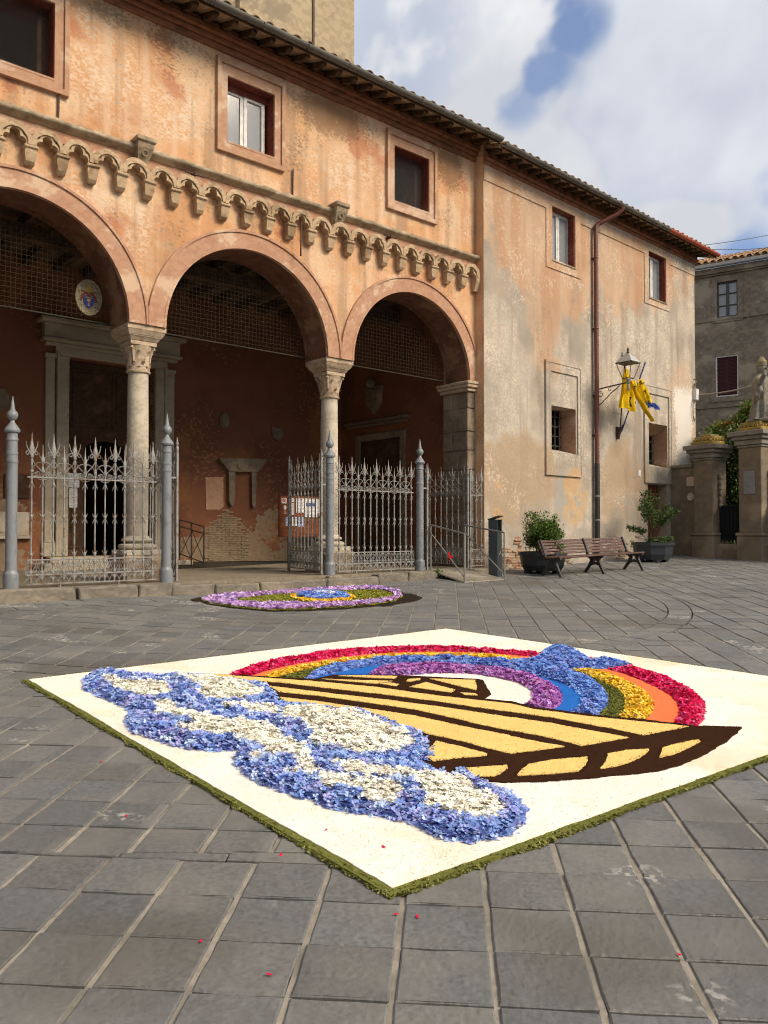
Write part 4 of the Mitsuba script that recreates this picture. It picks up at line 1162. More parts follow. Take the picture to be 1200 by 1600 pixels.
# small fittings on the wing
add('number_plate', V.box(6.42, 6.56, 0, .02, 2.95, 3.13, .004), 'white_plastic', WG)
add('meter_lid', V.box(8.33, 8.72, 0, .03, 1.05, 1.36, .006), 'gutter_grey', WG)
mb = uniq(WG + '__cable_box')
add('box', V.box(9.62, 9.80, 0, .12, 5.38, 5.72, .012), 'white_plastic', mb)
add('bracket', V.m(cat([tube([(9.66, .02, 5.72), (9.62, .06, 5.85), (9.70, .10, 5.95), (9.66, .02, 6.02)], .02, 6), tube([(9.6, .04, 5.4), (9.52, .06, 5.2), (9.54, .05, 4.9), (9.66, .04, 4.75)], .016, 6)])), 'stone_dark', mb)

# ------------------------------------------------------------------ the tower behind the roof
TW = thing('bell_tower', 'square yellow plastered tower with corner pilasters rising behind the tiled roof', 'tower')
add('wall', W.box(-7, 6.20, -14, -7.05, 8, 27), 'plaster_tower', TW)
for a, b, w in ((4.80, 6.28, -6.88), (2.3, 4.02, -6.88), (4.05, 4.78, -6.98)):
    add('pilaster', W.box(a, b, -7.2, w, 8, 27, .012), 'plaster_tower', TW)
add('niche_arch', W.ext(Polygon([(1.9 + 1.2 * math.cos(t), 15.2 + 1.5 * math.sin(t)) for t in np.linspace(0, math.pi, 20)]).difference(Polygon([(1.9 + 1.02 * math.cos(t), 15.1 + 1.32 * math.sin(t)) for t in np.linspace(0, math.pi, 20)])), -7.05, -6.9), 'plaster_tower', TW)

# ------------------------------------------------------------------ the grey house far right
a_far = math.degrees(math.atan2(-0.83882, 0.54441))
FH = Frame((18, 34), a_far)
FHn = FH.n
if FHn[1] > 0:
    FH = Frame((18, 34), a_far + 180)
FS = 1 if FH.d[0] < 0 else -1
fu = lambda a: FS * a
HS = thing('weathered_house', 'weathered grey brown house with white gutter and a closed brown shutter behind the gate', 'building')


def fbox(a, b, w0, w1, z0_, z1_, bv=0):
    a, b = sorted((fu(a), fu(b)))
    return FH.box(a, b, w0, w1, z0_, z1_, bv)


def fpoly(a, b, z0_, z1_):
    a, b = sorted((fu(a), fu(b)))
    return sbox(a, z0_, b, z1_)


hw = fpoly(-12, 12, 0, 13.3)
wo = [fpoly(2.66, 3.52, 11.06, 12.66), fpoly(2.66, 3.60, 7.48, 9.31), fpoly(-3.4, -2.5, 11.06, 12.66), fpoly(-3.4, -2.5, 7.48, 9.31)]
add('wall', FH.ext(hw.difference(unary_union(wo)), -.4, 0), 'plaster_far', HS)
add('side_wall', fbox(-12, 12, -9, -8.6, 0, 13.3), 'plaster_far', HS)
add('string_course', cat([fbox(-12, 12, 0, .06, 10.93, 11.03), fbox(-12, 12, 0, .06, 7.0, 7.10), fbox(-12, 12, 0, .10, 12.98, 13.06), fbox(-12, 12, 0, .2, 13.06, 13.3)]), 'plaster_far', HS)
for i, g in enumerate(wo):
    x0, z0_, x1, z1_ = g.bounds
    wn = uniq(HS + '__window')
    add('surround', FH.ext(g.buffer(.22, join_style=2).difference(g), 0, .04), 'plaster_far', wn)
    if i in (1, 3):
        add('frame', FH.ext(g.difference(g.buffer(-.05, join_style=2)), -.1, .01), 'white_wood', wn)
        for q in (0, 1):
            xa = x0 + .05 + q * (x1 - x0 - .1) / 2
            xb = xa + (x1 - x0 - .1) / 2 - .008
            add('shutter', FH.box(xa, xb, -.09, -.05, z0_ + .05, z1_ - .05, .006), 'shutter_brown', wn)
            add('slats', cat([FH.m(hull([(u, w, z + dz) for u in (xa + .06, xb - .06) for w, dz in ((-.05, .03), (-.03, 0))])) for z in np.arange(z0_ + .12, z1_ - .12, .06)]), 'shutter_brown', wn, kind='stuff')
    else:
        add('pane', FH.box(x0, x1, -.13, -.12, z0_, z1_), 'pane_glass', wn)
        fr_ = [sbox(x0, z0_, x1, z1_).difference(sbox(x0 + .05, z0_ + .06, x1 - .05, z1_ - .06)), sbox((x0 + x1) / 2 - .06, z0_, (x0 + x1) / 2 + .06, z1_)] + [sbox(x0, z, x1, z + .035) for z in (z0_ + .52, z0_ + 1.05)]
        add('frame', FH.ext(unary_union(fr_), -.12, -.05), 'iron_dark', wn)
add('gutter', fbox(-12, 12, .2, .42, 13.30, 13.46, .03), 'gutter_grey', HS)
add('roof_deck', FH.m(hull([(fu(u), w, z) for u in (-12, 12) for w, z in ((.36, 13.46), (.36, 13.50), (-4.5, 15.3), (-4.5, 15.26))])), 'roof_tile_clay', HS)
tm = tile_mesh(.12, .10, .5)
tm.apply_transform(trimesh.transformations.rotation_matrix(math.atan(.37), (1, 0, 0)))
rest = []
for row in range(8):
    w = .42 - row * .44
    for i in range(60):
        uu = -9 + i * .30
        a = tm.copy()
        a.vertices = np.c_[a.vertices[:, 0] + fu(uu) + R.uniform(-.02, .02), w - a.vertices[:, 1], a.vertices[:, 2] + 13.50 + (.42 - w) * .37 + R.uniform(-.01, .01)]
        if row < 2 and -1 < uu < 5.5:
            add('roof_tile', FH.m(a), 'roof_tile_clay', HS)
        else:
            rest.append(FH.m(a))
add('upper_tiles', cat(rest), 'roof_tile_clay', HS, kind='stuff')

# ------------------------------------------------------------------ garden gate: pillars, panels, wall, statue
GA = math.degrees(math.atan2(.85, .52))
GT = Frame((8.97, 22.0), GA)                      # n runs along the gate towards the camera's right
GP = ['stone gate pillar next to the wing, topped by a lichen yellow block', 'taller stone gate pillar at the right with a grey plaque and a statue on top']
PILZ = [(0, 3.82), (1.42, 4.05)]
for i, (w, zt) in enumerate(PILZ):
    pk = thing('gate_pillar', GP[i], 'pillar', None)
    b = float(G(*GT.P(0, w, 0)[:2])) - .1
    h = .30 if i == 0 else .32
    add('shaft', GT.box(-h, h, w - h, w + h, 1.42, zt - .42, .012), 'stone_pillar', pk)
    add('plinth', cat([GT.box(-h - .05, h + .05, w - h - .05, w + h + .05, b, 1.34, .02), GT.box(-h - .07, h + .07, w - h - .07, w + h + .07, 1.34, 1.425, .02)]), 'stone_pillar', pk)
    c = []
    for z0_, z1_, e in ((zt - .42, zt - .36, .03), (zt - .355, zt - .22, .07), (zt - .218, zt - .12, .13), (zt - .118, zt, .20)):
        c.append(GT.box(-h - e, h + e, w - h - e, w + h + e, z0_, z1_, .012))
    add('capital', cat(c), 'stone_cap', pk)
    t = [GT.box(-h - .05, h + .05, w - h - .05, w + h + .05, zt + .001, zt + .10, .02), GT.box(-h + .02, h - .02, w - h + .02, w + h - .02, zt + .10, zt + .24, .02), GT.box(-h + .12, h - .12, w - h + .12, w + h - .12, zt + .24, zt + .30, .02)]
    add('top_block', cat(t), 'lichen_stone', pk)
    add('top_dentils', cat([GT.box(-h + .05 + q * .115, -h + .11 + q * .115, w - h - .03, w + h + .03, zt + .11, zt + .17, .006) for q in range(5)] + [GT.box(-h - .03, h + .03, w - h + .05 + q * .115, w - h + .11 + q * .115, zt + .11, zt + .17, .006) for q in range(5)]), 'lichen_stone', pk)
    if i == 1:
        add('plaque', GT.box(-h - .025, -h, w - .17, w + .15, 2.42, 3.02, .01), 'plaque_grey', pk, label='grey plaque with worn lines')
        add('plaque_lines', cat([GT.box(-h - .028, -h - .02, w - .13, w + R.uniform(.02, .11), z, z + .022) for z in (2.52, 2.62, 2.72, 2.84)]), 'stone_cap', pk)
    for q in range(2):
        add('hinge_ornament', GT.m(moved(lathe([(.02, 0), (.05, .06), (.025, .12), (.045, .2), (.02, .3), (.05, .36), (.015, .5)], 10), -.02, w + (h + .05), 2.55 - q * .45)), 'stone_cap', pk)
gw = thing('garden_wall', 'short dark stretch of wall joining the wing to the first gate pillar', 'wall')
add('wall', cat([GT.box(-.16, .2, -1.5, -.36, .3, 3.25)]), 'stone_pillar', gw)
add('coping', GT.box(-.22, .26, -1.5, -.40, 3.25, 3.34, .015), 'stone_cap', gw)
add('house_number_tile', GT.box(-.185, -.155, -.62, -.38, 2.72, 2.98, .005), 'plaque_pink', gw)
ring_ = lathe([(.06, 0), (.11, 0), (.115, .02), (.085, .045), (.06, .03)], 18)
ring_.apply_transform(trimesh.transformations.rotation_matrix(math.radians(-90), (0, 1, 0)))
add('bell_push', GT.m(moved(ring_, -.16, -.50, 2.42)), 'stone_marble', gw)
for i, (w0_, w1_) in enumerate(((.31, 1.10), (1.75, 2.9))):
    gk = thing('garden_gate', ('dark green solid lower gate between the two stone pillars', 'dark solid gate to the right of the statue pillar, cut by the frame edge')[i], 'gate')
    add('sheet', GT.box(-.02, .0, w0_, w1_, 1.22, 2.16), 'gate_green', gk)
    n = int((w1_ - w0_) / .11)
    for q in range(n):
        x = w0_ + .05 + q * (w1_ - w0_ - .08) / max(n - 1, 1)
        add('upright', GT.box(-.045, -.021, x - .012, x + .012, 1.16, 2.16, .003), 'gate_green', gk)
    for z in (1.24, 1.40, 2.14):
        add('rail', GT.box(-.05, -.015, w0_, w1_, z - .025, z + .025, .005), 'gate_green', gk)
    add('kerb', GT.box(-.2, .2, w0_, w1_, .4, 1.12, .02), 'stone_pillar', gk)
# the stone figure
st = thing('stone_statue', 'weathered robed stone saint with mitre standing on the right gate pillar', 'statue')
zt = PILZ[1][1] + .30
SF = Frame(GT.P(0.02, 1.42 + .12, 0), GA - 20)
ring_n = 36
secs = [(0, .27, .24), (.10, .26, .22), (.35, .235, .19), (.62, .225, .175), (.80, .22, .17), (.92, .235, .165), (1.02, .20, .14), (1.07, .12, .10), (1.10, .066, .066), (1.14, .062, .066)]
v = []
for z, rx, ry in secs:
    for q in range(ring_n):
        a = 2 * math.pi * q / ring_n
        fold = 1 + (.16 * math.sin(5 * a + 1.5 * z) + .11 * math.sin(11 * a - 2 * z)) * max(0, 1 - z / 1.05)
        v.append((rx * fold * math.cos(a), ry * fold * math.sin(a), z))
v = np.array(v)
f = []
for i in range(len(secs) - 1):
    for q in range(ring_n):
        k2 = (q + 1) % ring_n
        f += [(i * ring_n + q, i * ring_n + k2, (i + 1) * ring_n + k2), (i * ring_n + q, (i + 1) * ring_n + k2, (i + 1) * ring_n + q)]
robe = trimesh.Trimesh(v, np.array(f), process=False)
head = trimesh.creation.icosphere(3, 1.0)
hv = head.vertices * np.array([.082, .098, .118])
hv[:, 1] += np.where((abs(hv[:, 0]) < .02) & (abs(hv[:, 2] + .01) < .04) & (hv[:, 1] < 0), -.02, 0)
for sx in (-1, 1):
    dd_ = ((hv - np.array([sx * .032, -.085, .015])) ** 2).sum(1)
    hv[:, 1] += .014 * np.exp(-dd_ / .0004)
dd_ = (((hv - np.array([0, -.085, -.055])) * np.array([.6, 1, 1.6])) ** 2).sum(1)
hv[:, 1] += .010 * np.exp(-dd_ / .0004)
head.vertices = hv
beard = hull([(-.06, -.06, -.05), (.06, -.06, -.05), (0, -.115, -.06), (.03, -.09, -.17), (-.03, -.09, -.17), (0, -.03, -.12)]).subdivide().subdivide()
mitre = hull([(.085 * math.cos(a), .095 * math.sin(a), .07) for a in np.linspace(0, 6.2, 16)] + [(.095 * math.cos(a), .10 * math.sin(a), .17) for a in np.linspace(0, 6.2, 16)] + [(0, -.03, .30), (0, .03, .30)])


def arm(pts, rs):
    import manifold3d as m3
    parts = []
    sph = lambda p, r: m3.Manifold.sphere(r, 16).translate(tuple(map(float, p)))
    for (p, q), (r, s) in zip(zip(pts[:-1], pts[1:]), zip(rs[:-1], rs[1:])):
        parts.append(m3.Manifold.batch_hull([sph(p, r), sph(q, s)]))
    return parts


import manifold3d as m3


def hand(o, dx):
    """palm, four fingers and a thumb, pointing along dx"""
    dx = np.array(dx, float) / np.linalg.norm(dx)
    side = np.cross(dx, [0, 0, 1.0])
    side /= np.linalg.norm(side)
    upv = np.cross(side, dx)
    o = np.array(o, float)
    ps = []
    sph = lambda p, r: m3.Manifold.sphere(r, 10).translate(tuple(map(float, p)))
    ps.append(m3.Manifold.batch_hull([sph(o + side * a + dx * b, .014) for a in (-.028, .028) for b in (0, .07)]))
    for q, ln in enumerate((.058, .068, .063, .048)):
        b = o + side * (-.027 + .018 * q) + dx * .075
        m_ = b + dx * ln * .55 - upv * .006
        e_ = m_ + dx * ln * .4 - upv * .022
        ps += [m3.Manifold.batch_hull([sph(b, .010), sph(m_, .009)]), m3.Manifold.batch_hull([sph(m_, .009), sph(e_, .0075)])]
    b = o - side * .03 + dx * .02
    m_ = b - side * .03 + dx * .03
    ps += [m3.Manifold.batch_hull([sph(b, .012), sph(m_, .010)]), m3.Manifold.batch_hull([sph(m_, .010), sph(m_ + dx * .03 - upv * .01, .009)])]
    return ps


ms = arm([(-.19, 0, .96), (-.33, -.06, .84), (-.42, -.16, 1.0)], [.075, .062, .045]) + hand((-.43, -.175, 1.03), (-.1, -.1, 1))
ms += arm([(.19, 0, .96), (.27, -.10, .74), (.16, -.22, .80)], [.075, .065, .045]) + hand((.14, -.235, .81), (-1, -.3, .2))
body = m3.Manifold.batch_boolean(ms, m3.OpType.Add).refine_to_length(.02)
bm = body.to_mesh()
limbs = trimesh.Trimesh(bm.vert_properties[:, :3], bm.tri_verts)
trimesh.smoothing.filter_taubin(limbs, iterations=6)
cope = []
for s in (-1, 1):
    cope.append(hull([(s * .2, -.08, .96), (s * .36, -.04, .80), (s * .33, .05, .55), (s * .24, .08, .35), (s * .2, .1, .95), (s * .26, -.12, .6)]).subdivide().subdivide().subdivide())
cp = cat(cope)
cp.vertices = cp.vertices + (meshkit.fbm(cp.vertices * np.array([22, 22, 4.0]), 2) - .5)[:, None] * np.array([.07, .07, 0])
fig = cat([robe, moved(head, 0, -.02, 1.235), moved(beard, 0, -.02, 1.235), limbs, cp])
fig.vertices = fig.vertices * np.array([1.22, 1.22, 1.08])
SM = SF.at(0, 0, zt - .005)


def placed(m):
    m = m.copy()
    m.apply_transform(np.array(SM.matrix))
    return m


add('figure', placed(fig), 'stone_statue', st, smooth=50)
add('mitre', placed(moved(mitre, 0, -.02, 1.235).apply_scale([1.22, 1.22, 1.08])), 'lichen_pale', st)
add('base', placed(bev(-.30, .30, -.27, .27, -.05, .03, .02)), 'stone_cap', st)

# ------------------------------------------------------------------ leaves
LEAFV = np.array([(0, 0, 0), (-.5, .35, .08), (0, 1, -.06), (.5, .35, .08), (0, .42, -.02)])
LEAFF = np.array([(0, 4, 1), (1, 4, 2), (4, 3, 2), (0, 3, 4)])


def leaves(pos, size, cols, width=.55, up=.4, jit=.35):
    n = len(pos)
    d = NR.normal(0, 1, (n, 3))
    d[:, 2] += up
    d /= np.linalg.norm(d, axis=1, keepdims=True)
    r = np.cross(d, NR.normal(0, 1, (n, 3)))
    r /= np.linalg.norm(r, axis=1, keepdims=True)
    nn = np.cross(d, r)
    s = size * NR.uniform(1 - jit, 1 + jit, n)
    v = pos[:, None] + s[:, None, None] * (LEAFV[None, :, :1] * width * r[:, None] + LEAFV[None, :, 1:2] * d[:, None] + LEAFV[None, :, 2:] * nn[:, None])
    f = (LEAFF[None] + 5 * np.arange(n)[:, None, None]).reshape(-1, 3)
    c = np.array(cols)[NR.integers(0, len(cols), n)] * NR.uniform(.75, 1.25, (n, 1))
    return trimesh.Trimesh(v.reshape(-1, 3), f, process=False), np.repeat(c, 5, 0)


def leafy(name, pos, size, cols, parent, label=None, **kw):
    m, c = leaves(np.asarray(pos), size, cols, **kw)
    return add(name, m, 'leaf', parent, color=np.clip(c, 0, .95), kind='stuff', label=label)


def clump(c, r, n, shell=.5):
    p = NR.normal(0, 1, (n, 3))
    p /= np.linalg.norm(p, axis=1, keepdims=True)
    p *= (NR.uniform(shell, 1, (n, 1)))
    p *= 1 + .45 * (meshkit.fbm(p * 2.2 + np.sum(c), 3)[:, None] - .5) * 2
    return np.array(c) + p * np.array(r)


GREEN = [(.055, .10, .022), (.075, .125, .03), (.045, .08, .02), (.10, .14, .04)]
DARK = [(.085, .14, .045), (.12, .18, .055), (.06, .105, .035), (.16, .21, .08)]
# climbing jasmine and shrubs behind the gate
jv = thing('jasmine_hedge', 'dark climbing hedge dotted with white flowers seen between the gate pillars', 'hedge')
hp = []
for q in range(22):
    hp.append(clump(GT.P(R.uniform(.5, 1.2), R.uniform(-.65, .95), R.uniform(1.2, 4.0)), (.42, .42, .5), 800, .3))
hp = np.vstack(hp)
leafy('foliage', hp, .11, DARK, jv)
fl = hp[NR.choice(len(hp), 1100, replace=False)] - .10 * GT.d
leafy('flowers', fl, .06, [(.7, .68, .58), (.75, .73, .66)], jv, 'small white flowers', width=1.0)
add('stem', cat([GT.m(tube([(1.0, w, .6), (.95 + .1 * math.sin(w * 5), w + .1, 2.0), (1.0, w - .05, 3.6)], [.04, .03, .015], 6)) for w in np.arange(-.7, .8, .4)]), 'wood_beam', jv)
rb = thing('garden_shrub', 'tall shrub with reddish and green leaves leaning over the garden wall', 'shrub')
sp_, cols_ = [], []
for (x, w, z, r) in ((1.5, .85, 3.85, .45), (1.6, 1.25, 4.15, .5), (1.6, 1.65, 4.45, .5), (1.7, 2.05, 4.8, .55), (1.7, 2.4, 4.7, .65), (1.5, 1.0, 4.3, .42), (1.5, .5, 3.6, .45), (1.6, 1.4, 3.7, .5), (1.6, 2.0, 4.1, .6)):
    sp_.append(clump(GT.P(x, w - 1.7, z), (r, r, r * .75), 1200, .3))
leafy('green_foliage', np.vstack(sp_), .12, [(.13, .20, .045), (.17, .235, .06), (.10, .155, .04), (.22, .25, .08)], rb)
rp = [clump(GT.P(x, w - 1.6, z), (.45, .45, .22), 260, .2) for x, w, z in ((1.25, .95, 4.1), (1.25, .55, 3.75), (1.3, 1.5, 4.4))]
leafy('red_foliage', np.vstack(rp), .11, [(.30, .11, .045), (.36, .15, .06), (.22, .10, .04)], rb, 'reddish young leaves')
add('trunk', GT.m(cat([tube([(1.7, 0, .6), (1.65, -.1, 2.5), (1.6, -.3, 4.0)], [.08, .06, .03], 8), tube([(1.68, 0, 2.0), (1.7, .3, 3.2), (1.7, .5, 4.5)], [.05, .04, .02], 8)])), 'wood_beam', rb)
# cables
def sag(a, b, s, n=16):
    t = np.linspace(0, 1, n)[:, None]
    return np.array(a) * (1 - t) + np.array(b) * t - np.array([0, 0, 1]) * s * 4 * t * (1 - t)


E_ = V.P(9.78, .08, 5.55)
single('overhead_cable', tube(sag(E_, (12.9, 20.8, 6.9), .42), .022, 6), 'cable', 'thick pale cable sagging from the white box on the wing across the brown shutter', 'cable')
single('roof_wire', tube(sag(V.P(10.0, .3, 9.95), (19.5, 30.5, 13.9), .5), .010, 5), 'iron_dark', 'lower thin wire above the far roof', 'wire')
single('roof_wire', tube(sag(V.P(9.9, -.3, 10.15), (19.5, 30.5, 14.3), .3), .010, 5), 'iron_dark', 'upper thin wire above the far roof', 'wire')

# ------------------------------------------------------------------ unseen house row, added to cut the low sky light reaching the arches
HB = thing('piazza_house', 'unseen ochre house row added behind the viewpoint to dim the arcade', 'building')
hb = sbox(-30, -.6, 9, 11.5)
hwn = [sbox(x, z, x + 1.0, z + 1.6) for x in np.arange(-28, 8, 3.0) for z in (2.2, 5.6, 8.8)]


def back_ext(poly, y0, y1):
    m = extr(poly, y1 - y0)
    v = m.vertices
    m.vertices = np.c_[v[:, 0], -11.0 + y0 + v[:, 2], v[:, 1]]
    return m


add('wall', back_ext(hb.difference(unary_union(hwn)), -.5, 0), 'plaster_tower', HB)
for w_ in hwn:
    add('shutter', back_ext(w_, -.15, -.08), 'shutter_brown', HB)
add('roof', hull([(x, y, z) for x in (-30.5, 9.5) for y, z in ((-10.3, 11.3), (-10.3, 11.45), (-17, 14))]), 'roof_tile_clay', HB)
add('body', bx(-30, 9, -23, -11.6, -.6, 11.4), 'plaster_tower', HB)

# ------------------------------------------------------------------ iron fence and gates (z measured from the step)
def curl(c, r0, r1, a0, turns, n=16):
    t = np.linspace(0, 1, n)
    a = math.radians(a0) + t * turns * 2 * math.pi
    r = r0 + (r1 - r0) * t
    return np.c_[c[0] + r * np.cos(a), t * 0, c[1] + r * np.sin(a)]


def bezier(p0, p1, p2, p3, n=12):
    t = np.linspace(0, 1, n)[:, None]
    q = (1 - t) ** 3 * np.array(p0) + 3 * (1 - t) ** 2 * t * np.array(p1) + 3 * (1 - t) * t * t * np.array(p2) + t ** 3 * np.array(p3)
    return np.c_[q[:, 0], q[:, 0] * 0, q[:, 1]]


def bud(z, s=1.0, up=1):
    m = [lathe([(.011, z - .03), (.020 * s, z - .012), (.022 * s, z + .012), (.012, z + .03)], 8)]
    for sg in (-1, 1):
        m.append(tube([(sg * .012, 0, z), (sg * .026, 0, z + up * .022), (sg * .040, 0, z + up * .055)], [.008, .007, .002], 4))
    return m


def bar_mesh(tall):
    top = 1.83 if tall else 1.62
    m = [tube([(0, 0, .04), (0, 0, top)], .0125, 7)]
    m += bud(1.44, 1, -1) + bud(.985, 1, 1) + bud(.945, .8, -1) + bud(.45, 1.1, 1) + bud(.335, 1, -1) + bud(.20, .9, 1) + bud(.105, .9, 1)
    if tall:
        for z in (1.83, 1.625):
            m.append(lathe([(.014, z - .02), (.024, z - .016), (.024, z + .016), (.014, z + .02)], 8))
        sp = lathe([(.016, 1.84), (.030, 1.90), (.034, 1.945), (.020, 2.0), (.012, 2.06), (.003, 2.16)], 8)
        sp.vertices[:, 1] *= .6
        m.append(sp)
        for sg in (-1, 1):
            m.append(tube(bezier((sg * .012, 1.85), (sg * .03, 1.90), (sg * .075, 1.93), (sg * .078, 2.035)), np.linspace(.011, .005, 12), 5))
            cu = curl((sg * .055, 1.868), .034, .012, 180 if sg > 0 else 0, sg * -1.15 if True else 0)
            m.append(tube(np.vstack([[(sg * .012, 0, 1.845)], cu]), .0065, 4))
    else:
        sp = lathe([(.014, 1.62), (.02, 1.66), (.013, 1.70), (.026, 1.755), (.028, 1.79), (.014, 1.84), (.009, 1.90), (.003, 2.0)], 8)
        sp.vertices[:, 1] *= .7
        m.append(sp)
        for sg in (-1, 1):
            m.append(tube(bezier((sg * .012, 1.78), (sg * .03, 1.82), (sg * .05, 1.83), (sg * .052, 1.875)), np.linspace(.007, .003, 12), 4))
        m.append(lathe([(.014, 1.60), (.026, 1.605), (.026, 1.64), (.014, 1.645)], 8))
    return cat(m)


def scroll_mesh(s):
    """scrollwork of one short bar between its two tall neighbours at +-s"""
    m = []
    for g in (-1, 1):
        m.append(tube(np.vstack([bezier((g * s * .93, 1.79), (g * s * .80, 1.70), (g * .075, 1.70), (g * .022, 1.625)), curl((g * .062, 1.592), .042, .014, 140 if g < 0 else 40, g * 1.2)[1:] if False else curl((g * .060, 1.590), .045, .014, 150 if g > 0 else 30, g * 1.25)[1:]]), .0068, 4))
        m.append(tube(np.vstack([bezier((g * .018, 1.74), (g * .06, 1.77), (g * s * .95, 1.70), (g * s * .92, 1.62)), curl((g * s * .62, 1.585), .04, .012, 30 if g > 0 else 150, -g * 1.15)[1:]]), .0062, 4))
        m.append(tube(bezier((g * .012, 1.50), (g * .05, 1.50), (g * .07, 1.525), (g * .075, 1.535), 6), .006, 4))
    return cat(m)


def low_scroll(s):
    m = []
    for g in (-1, 1):
        m.append(tube(bezier((g * .015, .355), (g * s * .5, .33), (g * s * .5, .24), (g * s * .48, .18)), .006, 4))
        m.append(tube(bezier((g * s * .5, .37), (g * s * .45, .28), (g * .03, .25), (g * .015, .195)), .006, 4))
        m.append(tube(curl((g * s * .42, .20), .028, .01, 90, g * 1.1, 10), .0055, 4))
        m.append(tube(bezier((g * .012, .14), (g * s * .35, .13), (g * s * .45, .10), (g * s * .5, .05), 8), .0058, 4))
        m.append(tube(bezier((g * .012, .14), (g * s * .3, .15), (g * s * .45, .16), (g * s * .5, .168), 6), .0055, 4))
    return cat(m)


PL = {}


def shared(key, fn, mat='fence_paint', smooth=40):
    if key not in PL:
        PL[key] = ply(fn(), mat, smooth=smooth)
    return PL[key]


def panel(F, u0, u1, n, parent, zb=z0, first_tall=True, rails=True, feet=True):
    s = (u1 - u0) / n
    for i in range(n + 1):
        u = u0 + i * s
        tall = (i % 2 == 0) == first_tall
        put('bar', {**shared('tall' if tall else 'short', lambda: bar_mesh(tall)), 'to_world': F.at(u, 0, zb)}, parent)
        if not tall and 0 < i < n:
            put('scroll', {**shared(('scroll', round(s, 3)), lambda: scroll_mesh(s)), 'to_world': F.at(u, 0, zb)}, parent)
        put('low_scroll', {**shared(('low', round(s, 3)), lambda: low_scroll(s)), 'to_world': F.at(u, 0, zb)}, parent)
    for z in (1.535, .38, .17, .04):
        add('rail', F.box(u0 - .06, u1 + .06, -.012, .012, zb + z - .010, zb + z + .010, .003), 'fence_paint', parent)
    if feet:
        for u in np.arange(u0 + .4, u1, .85):
            add('foot', F.box(u - .011, u + .011, -.011, .011, zb - .02, zb + .04), 'fence_paint', parent)


POST = lambda: lathe([(.098, 0), (.100, .03), (.100, .19), (.092, .215), (.078, .235), (.076, .26), (.073, 1.72), (.080, 1.725), (.080, 1.755), (.074, 1.76), (.074, 1.83), (.079, 1.835), (.079, 1.86), (.072, 1.865), (.070, 2.02),
                      (.078, 2.025), (.078, 2.05), (.072, 2.06), (.071, 2.13), (.098, 2.14), (.104, 2.165), (.085, 2.20), (.052, 2.245), (.034, 2.275), (.030, 2.30), (.048, 2.315), (.068, 2.345), (.074, 2.38), (.062, 2.415), (.042, 2.435), (.036, 2.445), (.006, 2.63)], 28)
FL = ['grey spear topped iron fence on the step left of the wide gateway', 'grey spear topped iron fence between two posts before the second column']
f1 = thing('iron_fence', FL[0], 'fence')
f2 = thing('iron_fence', FL[1], 'fence')
zpost = {-5.446: .73, -3.181: .70, -.029: .655, 2.202: .672}
for u, f_ in ((-5.446, f1), (-3.181, f1), (-.029, f2), (2.202, f2)):
    put('post', {**shared('post', POST, 'post_paint', 40), 'to_world': FP.at(u, .02, z0 - .02 if u > -4 else z0)}, f_)
    add('post_stone', FP.box(u - .15, u + .15, -.12, .22, .2, z0 - .018 if u > -4 else z0 + .001, .02), 'stone_step', f_)
panel(FP, -8.2, -5.72, 14, f1)
panel(FP, -5.18, -3.40, 12, f1)
panel(FP, .20, 1.99, 12, f2)


def leaf_gate(name, hinge, ang, w, label, cat_, n, stile=.03):
    F = Frame(hinge, ang)
    g = thing(name, label, cat_)
    panel(F, .10, w - .10, n, g, z0 + .03, feet=False)
    for u in (0, w):
        add('stile', F.box(u - .022, u + .022, -.02, .02, z0 + .0, z0 + 2.06, .005), 'fence_paint', g)
        put('stile_tip', {**shared('tip', lambda: lathe([(.026, 0), (.03, .03), (.012, .06), (.024, .09), (.004, .2)], 8)), 'to_world': F.at(u, 0, z0 + 2.06)}, g)
    return g, F


hl = FP.P(-.20, .0, 0)
angi = ANG - 90
gl, GLF = leaf_gate('iron_gate', hl[:2], angi + 12, 1.55, 'open iron gate leaf folded inward behind the third post, in front of the notice board', 'gate', 8)
hr = FP.P(-3.0, 0, 0)
leaf_gate('iron_gate', hr[:2], angi - 8, 1.5, 'open iron gate leaf seen almost edge on beside the second post', 'gate', 8)
hq = FP.P(3.62, -.02, 0)
leaf_gate('iron_gate', hq[:2], angi, 1.25, 'open iron gate leaf standing inward beside the wing wall, behind the ramp', 'gate', 6)
fx = thing('iron_fence', 'short fixed strip of iron fence between the ramp gate and the wing wall', 'fence')
panel(FP, 3.72, 4.02, 2, fx)
add('stile', FP.box(3.655, 3.69, -.02, .02, z0 - .02, z0 + 2.06, .005), 'fence_paint', fx)
gs = thing('gate_stile', 'slim iron gate stile with scroll tips against the fourth post', 'gate')
add('stile', FP.box(2.40, 2.43, -.02, .02, z0 - .02, z0 + 1.95, .005), 'fence_paint', gs)
put('spear', {**shared('tall', lambda: bar_mesh(True)), 'to_world': FP.at(2.49, -.05, z0)}, gs)
add('hinge', FP.box(2.27, 2.42, -.012, .012, z0 + 1.62, z0 + 1.65), 'fence_paint', gs)
for u, f_ in ((-3.10, f1), (-.11, f2)):
    add('hinge_strap', FP.box(u - .09, u + .08, -.012, .012, z0 + 1.60, z0 + 1.63, .004), 'fence_paint', f_)

# notice board on the folded leaf
nb = thing('notice_board', 'brown wooden notice board with white sheets hanging behind the open gate leaf', 'notice board')
B0 = Frame(FP.P(.75, -1.76, 0), ANG)
cx = -.72


def nbox(a, b, z0_, z1_, w):
    return B0.box(a, b, w, w + .003, z0_, z1_)


